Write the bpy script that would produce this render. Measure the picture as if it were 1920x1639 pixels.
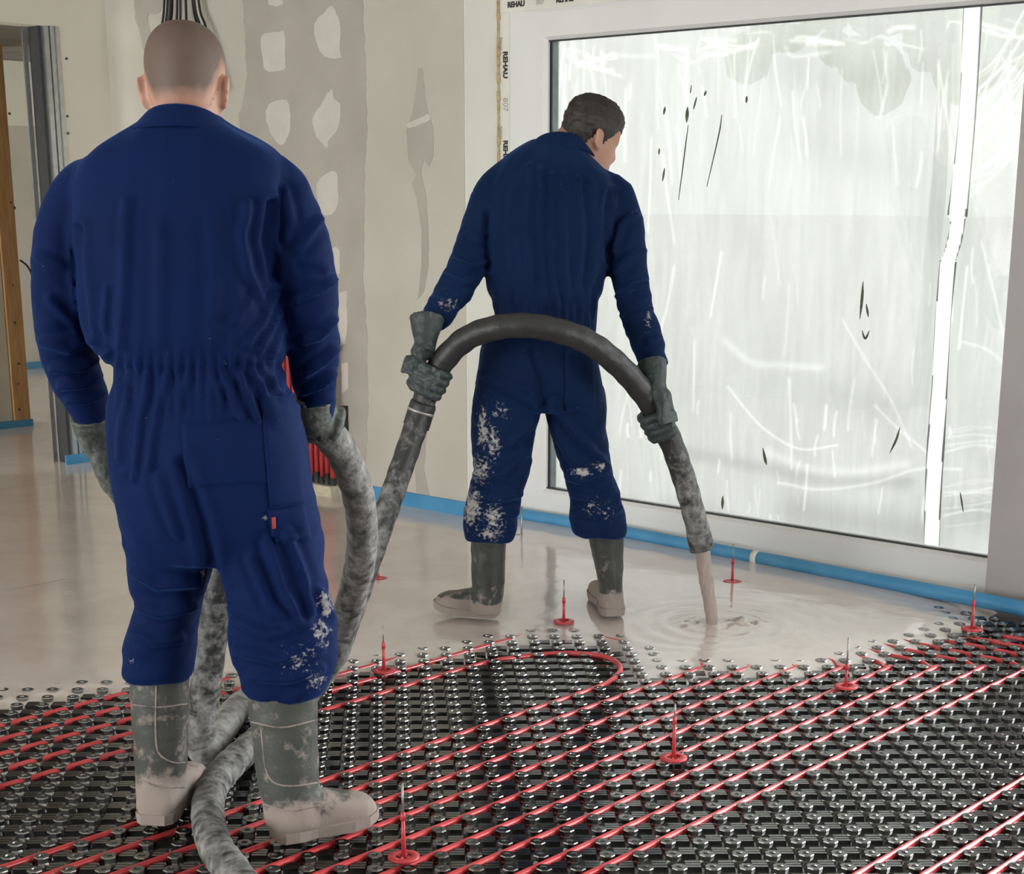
import bpy, bmesh, math, random
import numpy as np
from mathutils import Vector, Matrix, noise
from mathutils.bvhtree import BVHTree

random.seed(7); np.random.seed(7)
for o in list(bpy.data.objects): bpy.data.objects.remove(o)
scene = bpy.context.scene
COL = scene.collection

# ------------------------------------------------------------------ camera, world, exposure
IW, IH = 1920, 1639
FPX, CX, CY = 3029.0, 970.0, 1169.0
PITCH = math.atan2(804, 3029); YAW = math.radians(42.4); HC = 1.42
cam_d = bpy.data.cameras.new('camera'); cam = bpy.data.objects.new('camera', cam_d); COL.objects.link(cam)
cam_d.sensor_width = 36; cam_d.lens = FPX / IW * 36
cam_d.shift_x = -(CX - IW / 2) / IW; cam_d.shift_y = (CY - IH / 2) / IW
cam_d.clip_start = 0.05; cam_d.clip_end = 200
cam.location = (0, 0, HC); cam.rotation_euler = (math.pi / 2 - PITCH, 0, YAW)
scene.camera = cam

world = bpy.data.worlds.new('world'); scene.world = world; world.use_nodes = True
bg = world.node_tree.nodes['Background']
bg.inputs['Color'].default_value = (0.97, 0.99, 1.0, 1); bg.inputs['Strength'].default_value = 9.8
def portal(name, loc, rot, sx, sy):      # marks where daylight enters for the renderer's sampling; gives off no light itself
    d = bpy.data.lights.new(name, 'AREA'); d.shape = 'RECTANGLE'; d.size = sx; d.size_y = sy; d.cycles.is_portal = True
    o = bpy.data.objects.new(name, d); COL.objects.link(o); o.location = loc; o.rotation_euler = rot
portal('daylight_opening_rear', (-4.0, -6.05, 1.3), (math.pi / 2, 0, 0), 6.0, 2.5)
portal('daylight_right_leaf', (-.8, 5.45, 1.1), (-math.pi / 2, 0, 0), 2.6, 1.87)
portal('daylight_opening_side', (2.55, 3.8, 1.25), (math.pi / 2, 0, math.pi / 2), 1.5, 2.3)
portal('daylight_opening_next_room', (-9.85, .95, 1.15), (math.pi / 2, 0, 0), 4.4, 2.3)
scene.cycles.max_bounces = 7; scene.cycles.diffuse_bounces = 4; scene.cycles.glossy_bounces = 3; scene.cycles.transmission_bounces = 4; scene.cycles.transparent_max_bounces = 8
scene.view_settings.view_transform = 'Standard'; scene.view_settings.look = 'None'
scene.view_settings.exposure = 0.22; scene.view_settings.gamma = 1.0
scene.view_settings.use_curve_mapping = False

# ------------------------------------------------------------------ geometry helpers
F0 = np.array([-math.sin(YAW), math.cos(YAW), 0.0]); RC = np.array([math.cos(YAW), math.sin(YAW), 0.0])
ZU = np.array([0, 0, 1.0]); CAM = np.array([0, 0, HC])
FV = F0 * math.cos(PITCH) - ZU * math.sin(PITCH); UV = F0 * math.sin(PITCH) + ZU * math.cos(PITCH)

def ray(x, y): return FV + RC * (x - CX) / FPX - UV * (y - CY) / FPX
def G(x, y, z=0.0):
    d = ray(x, y); return CAM + d * ((z - HC) / d[2])
def PLANE(x, y, ax, v):
    d = ray(x, y); return CAM + d * ((v - CAM[ax]) / d[ax])
def DP(x, y, dep):
    d = ray(x, y); return CAM + d * (dep / d.dot(F0))
def project(P):
    v = np.asarray(P) - CAM; z = v @ FV
    return CX + FPX * (v @ RC) / z, CY - FPX * (v @ UV) / z
def mpp(y, dep):                       # metres per pixel at that image row and depth
    d = ray(CX, y); return dep / d.dot(F0) / FPX

def obj(name, V, Fc, mat, parent=None, smooth=True):
    me = bpy.data.meshes.new(name)
    me.from_pydata([tuple(map(float, v)) for v in V], [], [tuple(f) for f in Fc]); me.update()
    if smooth: me.polygons.foreach_set('use_smooth', [True] * len(me.polygons))
    return mobj(name, me, mat, parent)
def mobj(name, me, mat, parent=None):
    if mat is not None and len(me.materials) == 0: me.materials.append(mat)
    o = bpy.data.objects.new(name, me); COL.objects.link(o)
    if parent is not None: o.parent = parent
    return o
def empty(name, loc=(0, 0, 0)):
    o = bpy.data.objects.new(name, None); COL.objects.link(o); o.location = loc; o.empty_display_size = .1
    return o
def tag(o, label=None, cat=None, group=None, kind=None):
    if label: o['label'] = label
    if cat: o['category'] = cat
    if group: o['group'] = group
    if kind: o['kind'] = kind
    return o

class MB:
    def __init__(s): s.V = []; s.F = []
    def add(s, V, Fc):
        n = len(s.V); s.V += [tuple(v) for v in V]; s.F += [tuple(i + n for i in f) for f in Fc]; return s
    def box(s, a, b):
        x0, y0, z0 = a; x1, y1, z1 = b
        return s.add([(x0, y0, z0), (x1, y0, z0), (x1, y1, z0), (x0, y1, z0), (x0, y0, z1), (x1, y0, z1), (x1, y1, z1), (x0, y1, z1)],
                     [(0, 3, 2, 1), (4, 5, 6, 7), (0, 1, 5, 4), (1, 2, 6, 5), (2, 3, 7, 6), (3, 0, 4, 7)])
    def obj(s, name, mat, parent=None, smooth=False): return obj(name, s.V, s.F, mat, parent, smooth)

def catmull(P, n=8):
    P = [np.asarray(p, float) for p in P]; Q = [2 * P[0] - P[1]] + P + [2 * P[-1] - P[-2]]; out = []
    for i in range(1, len(Q) - 2):
        p0, p1, p2, p3 = Q[i - 1:i + 3]
        for t in np.linspace(0, 1, n, endpoint=False):
            out.append(.5 * (2 * p1 + (p2 - p0) * t + (2 * p0 - 5 * p1 + 4 * p2 - p3) * t * t + (3 * p1 - p0 - 3 * p2 + p3) * t ** 3))
    out.append(P[-1]); return np.array(out)
def tube(path, rad, seg=10, up=None):
    P = np.asarray(path, float); n = len(P); rad = np.broadcast_to(np.asarray(rad, float), (n,))
    T = np.gradient(P, axis=0); T /= np.linalg.norm(T, axis=1)[:, None] + 1e-12
    a = np.array([0, 0, 1.0]) if abs(T[0][2]) < .9 else np.array([1.0, 0, 0])
    if up is not None: a = np.asarray(up, float)
    V = []; Fc = []; th = np.linspace(0, 2 * np.pi, seg, endpoint=False)
    for i in range(n):
        a = a - T[i] * a.dot(T[i]); a /= np.linalg.norm(a) + 1e-12; b = np.cross(T[i], a)
        V.append(P[i] + rad[i] * (np.cos(th)[:, None] * a + np.sin(th)[:, None] * b))
    V = np.concatenate(V)
    for i in range(n - 1):
        for j in range(seg):
            k = (j + 1) % seg
            Fc.append((i * seg + j, i * seg + k, (i + 1) * seg + k, (i + 1) * seg + j))
    Fc.append(tuple(range(seg))[::-1]); Fc.append(tuple((n - 1) * seg + j for j in range(seg)))
    return V, Fc
def loft(rings):
    n = len(rings); s = len(rings[0]); V = np.concatenate(rings); Fc = []
    for i in range(n - 1):
        for j in range(s):
            k = (j + 1) % s
            Fc.append((i * s + j, i * s + k, (i + 1) * s + k, (i + 1) * s + j))
    Fc.append(tuple(range(s))[::-1]); Fc.append(tuple((n - 1) * s + j for j in range(s)))
    return V, Fc
def ell(c, a, b, seg=24, e=2.3):
    th = np.linspace(0, 2 * np.pi, seg, endpoint=False); c_, s_ = np.cos(th), np.sin(th)
    u = np.sign(c_) * np.abs(c_) ** (2 / e); w = np.sign(s_) * np.abs(s_) ** (2 / e)
    return np.asarray(c) + u[:, None] * np.asarray(a) + w[:, None] * np.asarray(b)
def rings_px(rows, scale=1.0, e=2.3):   # rows: (y, x_left, x_right, depth, half thickness)
    R = []
    for (y, xl, xr, d, t) in rows:
        c = DP((xl + xr) / 2, y, d); w = (xr - xl) / 2 * mpp(y, d)
        R.append(ell(c, RC * w * scale, F0 * t * scale, 28, e))
    return R
def dens(rows, n=5):                    # smooth interpolation of table rows
    return catmull([np.array(r, float) for r in rows], n)
def remesh(mb, voxel, smooth=4, fac=.5):
    me = bpy.data.meshes.new('t'); me.from_pydata([tuple(map(float, v)) for v in mb.V], [], mb.F); me.update()
    bm = bmesh.new(); bm.from_mesh(me); bmesh.ops.triangulate(bm, faces=bm.faces); bmesh.ops.recalc_face_normals(bm, faces=bm.faces); bm.to_mesh(me); bm.free()
    o = bpy.data.objects.new('t', me); COL.objects.link(o)
    m = o.modifiers.new('r', 'REMESH'); m.mode = 'VOXEL'; m.voxel_size = voxel; m.use_smooth_shade = True
    if smooth:
        s = o.modifiers.new('s', 'SMOOTH'); s.iterations = smooth; s.factor = fac
    dg = bpy.context.evaluated_depsgraph_get(); ev = o.evaluated_get(dg)
    out = bpy.data.meshes.new_from_object(ev); out.materials.clear()
    bpy.data.objects.remove(o); bpy.data.meshes.remove(me)
    out.polygons.foreach_set('use_smooth', [True] * len(out.polygons))
    return out
def getv(me):
    a = np.empty(len(me.vertices) * 3); me.vertices.foreach_get('co', a); return a.reshape(-1, 3)
def getn(me):
    a = np.empty(len(me.vertices) * 3, dtype=np.float32); me.vertex_normals.foreach_get('vector', a); return a.reshape(-1, 3).astype(float)
def setv(me, a): me.vertices.foreach_set('co', a.ravel()); me.update()
def noi(P): return np.array([noise.noise(Vector(p)) for p in P])
def seg_dist(Pts, A, B):
    AB = B - A; t = np.clip(((Pts - A) @ AB) / (AB @ AB + 1e-12), 0, 1)
    return np.linalg.norm(Pts - (A + t[:, None] * AB), axis=1), t
def poly_dist(x, y, line):
    P = np.stack([x, y], 1); d = np.full(len(P), 1e9)
    for a, b in zip(line[:-1], line[1:]):
        d = np.minimum(d, seg_dist(P, np.array(a, float), np.array(b, float))[0])
    return d

# ------------------------------------------------------------------ materials
def nodes(name):
    m = bpy.data.materials.new(name); m.use_nodes = True; return m, m.node_tree.nodes, m.node_tree.links
def mat(name, col, rough=.6, col2=None, nscale=8, detail=6, bump=0, bscale=60, metal=0, ior=1.5, stretch=None, lo=.35, hi=.65, coat=0, sheen=0, sss=0, bdist=.01):
    m, N, L = nodes(name); b = N['Principled BSDF']
    b.inputs['Base Color'].default_value = (*col, 1); b.inputs['Roughness'].default_value = rough
    b.inputs['Metallic'].default_value = metal; b.inputs['IOR'].default_value = ior
    b.inputs['Coat Weight'].default_value = coat
    if sheen: b.inputs['Sheen Weight'].default_value = sheen
    if sss:
        b.inputs['Subsurface Weight'].default_value = sss; b.inputs['Subsurface Radius'].default_value = (.012, .005, .003); b.inputs['Subsurface Scale'].default_value = 1
    tc = N.new('ShaderNodeTexCoord'); mp = N.new('ShaderNodeMapping'); L.new(tc.outputs['Object'], mp.inputs[0])
    if stretch: mp.inputs['Scale'].default_value = stretch
    if col2 is not None:
        n = N.new('ShaderNodeTexNoise'); n.inputs['Scale'].default_value = nscale; n.inputs['Detail'].default_value = detail
        L.new(mp.outputs[0], n.inputs['Vector'])
        r = N.new('ShaderNodeValToRGB'); r.color_ramp.elements[0].position = lo; r.color_ramp.elements[1].position = hi
        r.color_ramp.elements[0].color = (*col, 1); r.color_ramp.elements[1].color = (*col2, 1)
        L.new(n.outputs[0], r.inputs[0]); L.new(r.outputs[0], b.inputs['Base Color'])
    if bump:
        n = N.new('ShaderNodeTexNoise'); n.inputs['Scale'].default_value = bscale; n.inputs['Detail'].default_value = 4
        L.new(mp.outputs[0], n.inputs['Vector'])
        bp = N.new('ShaderNodeBump'); bp.inputs['Strength'].default_value = bump; bp.inputs['Distance'].default_value = bdist
        L.new(n.outputs[0], bp.inputs['Height']); L.new(bp.outputs[0], b.inputs['Normal'])
    return m
def dirt_mat(name, base, base2, dirt, rough=.7, nscale=25, bump=.3, bscale=80, ior=1.45, bdist=.004, lo=.42, hi=.56, rough_dirt=.9, wscale=1.0, sheen=0):
    """base colour broken by dried splashes; the mesh attribute 'dirt' (0..1) says how heavily each place is soiled"""
    m, N, L = nodes(name); b = N['Principled BSDF']; b.inputs['IOR'].default_value = ior
    if sheen: b.inputs['Sheen Weight'].default_value = sheen; b.inputs['Sheen Roughness'].default_value = .45; b.inputs['Sheen Tint'].default_value = (.12, .32, 1, 1)
    tc = N.new('ShaderNodeTexCoord'); n1 = N.new('ShaderNodeTexNoise'); n1.inputs['Scale'].default_value = 6; n1.inputs['Detail'].default_value = 5
    L.new(tc.outputs['Object'], n1.inputs['Vector'])
    mx = N.new('ShaderNodeMix'); mx.data_type = 'RGBA'; mx.inputs['A'].default_value = (*base, 1); mx.inputs['B'].default_value = (*base2, 1)
    L.new(n1.outputs[0], mx.inputs['Factor'])
    n2 = N.new('ShaderNodeTexNoise'); n2.inputs['Scale'].default_value = nscale; n2.inputs['Detail'].default_value = 8; n2.inputs['Roughness'].default_value = .65
    L.new(tc.outputs['Object'], n2.inputs['Vector'])
    at = N.new('ShaderNodeAttribute'); at.attribute_name = 'dirt'
    ma = N.new('ShaderNodeMath'); ma.operation = 'MULTIPLY_ADD'; ma.inputs[1].default_value = .62 * wscale; ma.inputs[2].default_value = -.31
    L.new(at.outputs['Fac'], ma.inputs[0])
    ad = N.new('ShaderNodeMath'); ad.operation = 'ADD'; L.new(ma.outputs[0], ad.inputs[0]); L.new(n2.outputs[0], ad.inputs[1])
    mr = N.new('ShaderNodeMapRange'); mr.inputs['From Min'].default_value = lo; mr.inputs['From Max'].default_value = hi; mr.clamp = True
    L.new(ad.outputs[0], mr.inputs['Value'])
    m2 = N.new('ShaderNodeMix'); m2.data_type = 'RGBA'; m2.inputs['B'].default_value = (*dirt, 1)
    L.new(mx.outputs['Result'], m2.inputs['A']); L.new(mr.outputs[0], m2.inputs['Factor']); L.new(m2.outputs['Result'], b.inputs['Base Color'])
    m3 = N.new('ShaderNodeMix'); m3.data_type = 'FLOAT'; m3.inputs['A'].default_value = rough; m3.inputs['B'].default_value = rough_dirt
    L.new(mr.outputs[0], m3.inputs['Factor']); L.new(m3.outputs['Result'], b.inputs['Roughness'])
    n3 = N.new('ShaderNodeTexNoise'); n3.inputs['Scale'].default_value = bscale; n3.inputs['Detail'].default_value = 3; L.new(tc.outputs['Object'], n3.inputs['Vector'])
    a2 = N.new('ShaderNodeMath'); a2.operation = 'MULTIPLY_ADD'; a2.inputs[1].default_value = .6; L.new(mr.outputs[0], a2.inputs[0]); L.new(n3.outputs[0], a2.inputs[2])
    bp = N.new('ShaderNodeBump'); bp.inputs['Strength'].default_value = bump; bp.inputs['Distance'].default_value = bdist
    L.new(a2.outputs[0], bp.inputs['Height']); L.new(bp.outputs[0], b.inputs['Normal'])
    return m
def set_dirt(me, vals):
    a = me.attributes.new('dirt', 'FLOAT', 'POINT'); a.data.foreach_set('value', np.asarray(vals, dtype=np.float32))

M = {}
M['wall'] = mat('wall_plaster', (.505, .472, .41), .9, (.555, .525, .46), 2.2, 5, .15, 90, bdist=.003)
M['wall_side'] = mat('wall_board', (.68, .64, .54), .9, (.72, .68, .58), 1.5, 4, .1, 60, bdist=.003)
M['band'] = mat('joint_filler_grey', (.395, .362, .318), .92, (.445, .412, .362), 4, 6, .15, 70, bdist=.003)
M['patch'] = mat('filler_light', (.57, .54, .485), .9, (.615, .585, .525), 9, 5, .2, 50, bdist=.003)
M['reveal'] = mat('reveal_brightened', (.86, .86, .78), .8, (.90, .90, .82), 3, 4)  # tone lifted towards white to stand in for the window's glow
M['ceiling'] = mat('ceiling_board', (.62, .60, .55), .9, (.66, .64, .59), 2)
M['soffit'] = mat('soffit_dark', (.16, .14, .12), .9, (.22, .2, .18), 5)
M['wood'] = mat('pine_wood', (.40, .215, .085), .65, (.52, .31, .14), 6, 8, .2, 40, stretch=(9, 9, .8))
M['knot'] = mat('wood_knot', (.10, .05, .025), .6, (.15, .07, .03), 30)
M['galv'] = mat('galvanised_steel', (.62, .65, .66), .28, (.72, .75, .76), 30, 4, metal=1)
M['galv_dark'] = mat('stud_inside', (.02, .02, .022), .5, (.03, .03, .032), 12)
M['pvc'] = mat('window_pvc', (.74, .735, .72), .38, (.77, .765, .75), 3)
M['pvc_grey'] = mat('mullion_cover', (.36, .335, .325), .5, (.40, .375, .365), 3)
M['gasket'] = mat('black_gasket', (.02, .021, .022), .5, (.03, .03, .03), 20)
M['spacer'] = mat('glazing_spacer', (.20, .25, .27), .35, (.27, .32, .34), 12, metal=.6)
M['tape'] = mat('protective_tape', (.70, .68, .62), .6, (.75, .73, .67), 9)
M['foam'] = mat('mounting_foam', (.50, .36, .17), .9, (.60, .47, .26), 22, 6, .8, 60)
M['ink'] = mat('black_ink', (.025, .025, .025), .7, (.04, .04, .04), 30)
M['ink_grey'] = mat('grey_ink', (.40, .385, .35), .7, (.46, .44, .40), 30)
M['blue'] = mat('blue_edge_foam', (.05, .24, .46), .42, (.08, .30, .53), 7, 5, .15, 60, bdist=.003)
M['red_pipe'] = mat('red_heating_pipe', (.60, .045, .055), .22, (.66, .075, .085), 14, 5, coat=.35)
M['red'] = mat('red_plastic', (.50, .035, .045), .35, (.57, .06, .07), 20)
M['red_dull'] = mat('red_manifold_pipe', (.42, .03, .035), .5, (.48, .05, .05), 15)
M['pin'] = mat('steel_pin', (.30, .29, .28), .4, (.38, .37, .36), 60, metal=.7)
M['black_plastic'] = mat('black_sleeve', (.018, .018, .02), .5, (.03, .03, .03), 20)
M['cream'] = mat('cream_base', (.50, .45, .33), .8, (.62, .57, .44), 30, 6, .5, 70)
M['nub'] = mat('black_nub_foil', (.006, .0065, .007), .18, (.010, .0105, .011), 30, 4, .03, 90, ior=2.9, bdist=.002)
M['cable'] = mat('black_cable', (.012, .012, .013), .5, (.02, .02, .02), 30)
M['skin'] = mat('skin', (.42, .215, .155), .5, (.50, .27, .20), 9, 5, .12, 160, sss=.25, bdist=.002)
M['stubble'] = dirt_mat('cropped_hair', (.42, .215, .155), (.50, .27, .20), (.125, .082, .064), rough=.5, nscale=5, bump=.3, bscale=600, bdist=.0008, lo=.30, hi=.72, rough_dirt=.6, wscale=1.15)
M['hair'] = mat('dark_hair', (.016, .012, .010), .55, (.035, .026, .02), 60, 6, .6, 260, stretch=(1, 1, .35), bdist=.004)
M['eye'] = mat('eye_white', (.6, .58, .55), .2, (.65, .62, .6), 20)
M['blue_cloth'] = dirt_mat('blue_coverall_cloth', (.0012, .0066, .046), (.0026, .013, .074), (.36, .36, .36), rough=.8, nscale=75, bump=.25, bscale=420, bdist=.0015, ior=1.22, sheen=.2, lo=.46, hi=.58, wscale=.95)
M['navy_cloth'] = dirt_mat('navy_coverall_cloth', (.002, .009, .040), (.004, .0165, .062), (.40, .38, .36), rough=.8, nscale=75, bump=.25, bscale=420, bdist=.0015, ior=1.22, sheen=.2, lo=.46, hi=.60, wscale=.95)
M['rubber'] = dirt_mat('grey_green_rubber', (.055, .06, .054), (.085, .09, .08), (.30, .25, .225), rough=.5, nscale=26, bump=.3, bscale=120)
M['rubber_dark'] = dirt_mat('dark_rubber', (.03, .034, .032), (.06, .062, .057), (.27, .225, .20), rough=.4, nscale=30, bump=.3, bscale=120)
M['glove'] = dirt_mat('green_black_glove', (.022, .034, .034), (.045, .062, .060), (.12, .13, .125), rough=.5, nscale=60, bump=.3, bscale=150)
M['glove_grey'] = dirt_mat('grey_green_glove', (.05, .06, .054), (.085, .095, .085), (.16, .165, .15), rough=.5, nscale=50, bump=.3, bscale=150)
M['hose'] = dirt_mat('rubber_hose', (.022, .022, .023), (.042, .042, .042), (.33, .325, .31), rough=.45, nscale=30, bump=.5, bscale=60, lo=.38, hi=.70)
M['clamp'] = mat('hose_clamp', (.35, .33, .31), .4, (.5, .48, .45), 30, metal=.6)
M['red_tag'] = mat('red_tag', (.35, .03, .03), .7, (.4, .05, .05), 40)

def screed_material():
    m, N, L = nodes('wet_screed'); b = N['Principled BSDF']; tc = N.new('ShaderNodeTexCoord')
    n = N.new('ShaderNodeTexNoise'); n.inputs['Scale'].default_value = 2.2; n.inputs['Detail'].default_value = 7; n.inputs['Distortion'].default_value = 1.2
    L.new(tc.outputs['Object'], n.inputs['Vector'])
    r = N.new('ShaderNodeValToRGB'); r.color_ramp.elements[0].position = .3; r.color_ramp.elements[1].position = .7
    r.color_ramp.elements[0].color = (.61, .52, .48, 1); r.color_ramp.elements[1].color = (.70, .625, .585, 1)
    L.new(n.outputs[0], r.inputs[0]); L.new(r.outputs[0], b.inputs['Base Color'])
    b.inputs['Roughness'].default_value = .10; b.inputs['IOR'].default_value = 2.5
    mp = N.new('ShaderNodeMapping'); mp.inputs['Rotation'].default_value = (0, 0, YAW); mp.inputs['Scale'].default_value = (1, 2.2, 1); L.new(tc.outputs['Object'], mp.inputs[0])
    n2 = N.new('ShaderNodeTexNoise'); n2.inputs['Scale'].default_value = 11; n2.inputs['Detail'].default_value = 5; L.new(mp.outputs[0], n2.inputs['Vector'])
    bp = N.new('ShaderNodeBump'); bp.inputs['Strength'].default_value = .10; bp.inputs['Distance'].default_value = .01
    L.new(n2.outputs[0], bp.inputs['Height']); L.new(bp.outputs[0], b.inputs['Normal'])
    return m
M['screed'] = screed_material()
M['stream'] = mat('pouring_screed', (.33, .265, .235), .3, (.40, .33, .295), 12, 5, .4, 30, stretch=(6, 6, .6))

def glass_material():
    m, N, L = nodes('window_glass'); out = N['Material Output']; N.remove(N['Principled BSDF'])
    t = N.new('ShaderNodeBsdfTransparent'); t.inputs[0].default_value = (.98, .985, .985, 1)
    g = N.new('ShaderNodeBsdfGlossy'); g.inputs['Roughness'].default_value = .02
    fr = N.new('ShaderNodeFresnel'); fr.inputs[0].default_value = 1.25; mx = N.new('ShaderNodeMixShader')
    L.new(fr.outputs[0], mx.inputs[0]); L.new(t.outputs[0], mx.inputs[1]); L.new(g.outputs[0], mx.inputs[2]); L.new(mx.outputs[0], out.inputs[0])
    return m
M['glass'] = glass_material()
def film_shader(name, c0, c1, see):
    """thin milky builder's film: mostly diffusing, a little see-through and blurred"""
    m, N, L = nodes(name); out = N['Material Output']; N.remove(N['Principled BSDF'])
    tc = N.new('ShaderNodeTexCoord'); mp = N.new('ShaderNodeMapping'); mp.inputs['Scale'].default_value = (14, 1, 1.3); L.new(tc.outputs['Object'], mp.inputs[0])
    n = N.new('ShaderNodeTexNoise'); n.inputs['Scale'].default_value = 2.2; n.inputs['Detail'].default_value = 8; n.inputs['Distortion'].default_value = .7; L.new(mp.outputs[0], n.inputs['Vector'])
    r = N.new('ShaderNodeValToRGB'); r.color_ramp.elements[0].position = .35; r.color_ramp.elements[1].position = .75; L.new(n.outputs[0], r.inputs[0])
    r.color_ramp.elements[0].color = (*c0, 1); r.color_ramp.elements[1].color = (*c1, 1)
    tl = N.new('ShaderNodeBsdfTranslucent'); at = N.new('ShaderNodeAttribute'); at.attribute_name = 'crease_and_tone'
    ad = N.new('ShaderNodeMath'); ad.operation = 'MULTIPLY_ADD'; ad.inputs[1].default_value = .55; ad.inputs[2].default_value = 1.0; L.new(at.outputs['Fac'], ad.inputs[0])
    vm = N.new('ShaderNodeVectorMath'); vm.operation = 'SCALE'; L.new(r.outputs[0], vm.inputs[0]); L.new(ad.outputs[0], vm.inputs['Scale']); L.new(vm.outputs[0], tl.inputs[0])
    tp = N.new('ShaderNodeBsdfTransparent'); tp.inputs['Color'].default_value = (.9, .9, .89, 1)
    mx = N.new('ShaderNodeMixShader'); mx.inputs[0].default_value = 1 - see; L.new(tp.outputs[0], mx.inputs[1]); L.new(tl.outputs[0], mx.inputs[2])
    L.new(mx.outputs[0], out.inputs[0]); return m
M['film'] = film_shader('plastic_film', (.104, .1032, .101), (.121, .120, .118), .018)
M['film_tape'] = film_shader('white_film_tape', (.172, .170, .168), (.18, .178, .176), .0)
M['tear'] = mat('mud_splash', (.07, .075, .05), .9, (.16, .16, .11), 60)
M['leaf'] = mat('leaf_green', (.20, .34, .02), .7, (.36, .46, .05), 3, 6, .5, 12)
M['bark'] = mat('bark', (.09, .065, .045), .9, (.13, .1, .07), 12, 5, .5, 30)
M['gravel'] = mat('yard_gravel', (.50, .51, .45), .9, (.60, .60, .54), 5, 8, .5, 40)

# ------------------------------------------------------------------ the setting
YW, XC, XL, YF = 5.08, -4.94, -7.5, 5.29      # plaster wall face, its corner, door wall face, window frame face
HT = 2.75
def struct(o, label, cat):
    return tag(o, label, cat, kind='structure')
wall_back = struct(MB().box((XL - .13, YW, -.02), (XC - .0, YW + .42, HT)).obj('wall_back', M['wall']), 'beige plastered wall with grey joint band and filler spots', 'wall')
struct(MB().box((XC - .001, YW + .004, -.02), (XC + .003, YF + .02, HT)).obj('trim_1', M['reveal']), 'pale bright window reveal beside the plastered wall corner', 'reveal')
struct(MB().box((XC, YW, 2.36), (2.5, YW + .42, HT)).obj('wall_lintel', M['wall']), 'plastered strip of wall above the large window', 'wall')
# door wall (left): piece beside corner, piece above opening
YD = 4.80
wl = MB().box((XL - .13, YD, -.02), (XL, YW + .01, HT)).box((XL - .13, -6, 2.235), (XL, YD, HT)).box((XL - .13, -6, -.02), (XL, 3.7, 2.235)).obj('wall_left', M['wall_side'])
struct(wl, 'cream board wall beside and above the open doorway', 'wall')
struct(MB().box((XL - .13, -6.12, HT), (2.62, YW + .42, HT + .12)).obj('ceiling', M['ceiling']), 'plain ceiling above the room', 'ceiling')
wr = MB().box((2.5, -6.12, -.02), (2.62, 3.05, HT)).box((2.5, 4.55, -.02), (2.62, YW + .42, HT)).box((2.5, 3.05, 2.4), (2.62, 4.55, HT)).obj('wall_right', M['wall'])  # unseen side opening, added to bring light in from the right
struct(wr, 'plastered side wall beyond the window', 'wall')
struct(MB().box((XL - .13, -6.12, -.02), (-7.0, -6, HT)).box((-1, -6.12, -.02), (2.6, -6, HT)).box((-7, -6.12, 2.55), (-1, -6, HT)).obj('wall_front', M['wall']), 'plastered wall behind the camera with a wide opening added for light', 'wall')  # unseen rear opening, added as the way in for the fill light
# adjoining room seen through the doorway
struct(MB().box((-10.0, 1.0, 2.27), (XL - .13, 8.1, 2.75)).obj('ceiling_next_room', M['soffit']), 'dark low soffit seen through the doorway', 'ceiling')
struct(MB().box((-12.2, 1.0, 2.75), (-10.0, 8.2, 2.85)).obj('ceiling_far_room', M['ceiling']), 'pale ceiling of the far room', 'ceiling')
wf = struct(MB().box((-12.1, 1.0, -.02), (-12.0, 8.2, HT)).obj('wall_far', M['ceiling']), 'pale far wall seen through the doorway', 'wall')
MB().box((-12.0, 5.5, 1.95), (-11.985, 8.0, 2.75)).obj('filler_patch', M['reveal'], wf)
struct(MB().box((-12.1, 8.1, -.02), (XL - .13, 8.2, HT)).box((-12.1, .9, 2.3), (XL - .13, 1.0, HT)).box((XL - .2, YW + .3, -.02), (XL - .13, 8.2, HT)).obj('wall_next_room', M['wall_side']), 'board wall of the next room', 'wall')  # near end left open out of view so that light fills this room

def wall_poly(name, pts, m, parent, th=.0015, wob=1.2, seed=0):
    """thin plate on the plastered wall face, outline given in image points"""
    rnd = random.Random(seed); P = [np.array(p, float) for p in pts]; C = []
    if 5 < len(P) < 13: P = list(catmull(P[-2:] + P + P[:2], 4)[8:8 + 4 * len(P)])
    for a, b in zip(P, P[1:] + P[:1]):
        n = max(1, int(np.linalg.norm(b - a) / 9))
        for t in np.linspace(0, 1, n, endpoint=False): C.append(a + (b - a) * t + np.array([rnd.uniform(-wob, wob), rnd.uniform(-wob, wob)]))
    W = [PLANE(x, y, 1, YW - th) for x, y in C]; n = len(W)
    V = W + [w + np.array([0, th + .001, 0]) for w in W]
    Fc = [tuple(range(n))] + [(i, i + n, (i + 1) % n + n, (i + 1) % n) for i in range(n)]
    me = bpy.data.meshes.new(name); me.from_pydata([tuple(v) for v in V], [], Fc); me.update()
    bm = bmesh.new(); bm.from_mesh(me); bmesh.ops.triangulate(bm, faces=[f for f in bm.faces if len(f.verts) > 4]); bmesh.ops.recalc_face_normals(bm, faces=bm.faces); bm.to_mesh(me); bm.free()
    return mobj(name, me, m, parent)
wall_poly('joint_band', [(452, -160), (454, 0), (458, 60), (463, 140), (456, 190), (447, 215), (455, 330), (462, 500), (458, 700), (462, 900), (684, 932), (684, 900), (690, 760), (688, 640), (680, 520), (682, 470), (683, 330), (688, 230), (684, 110), (680, 0), (678, -160)], M['band'], wall_back, .002, 1.5, 1)
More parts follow.
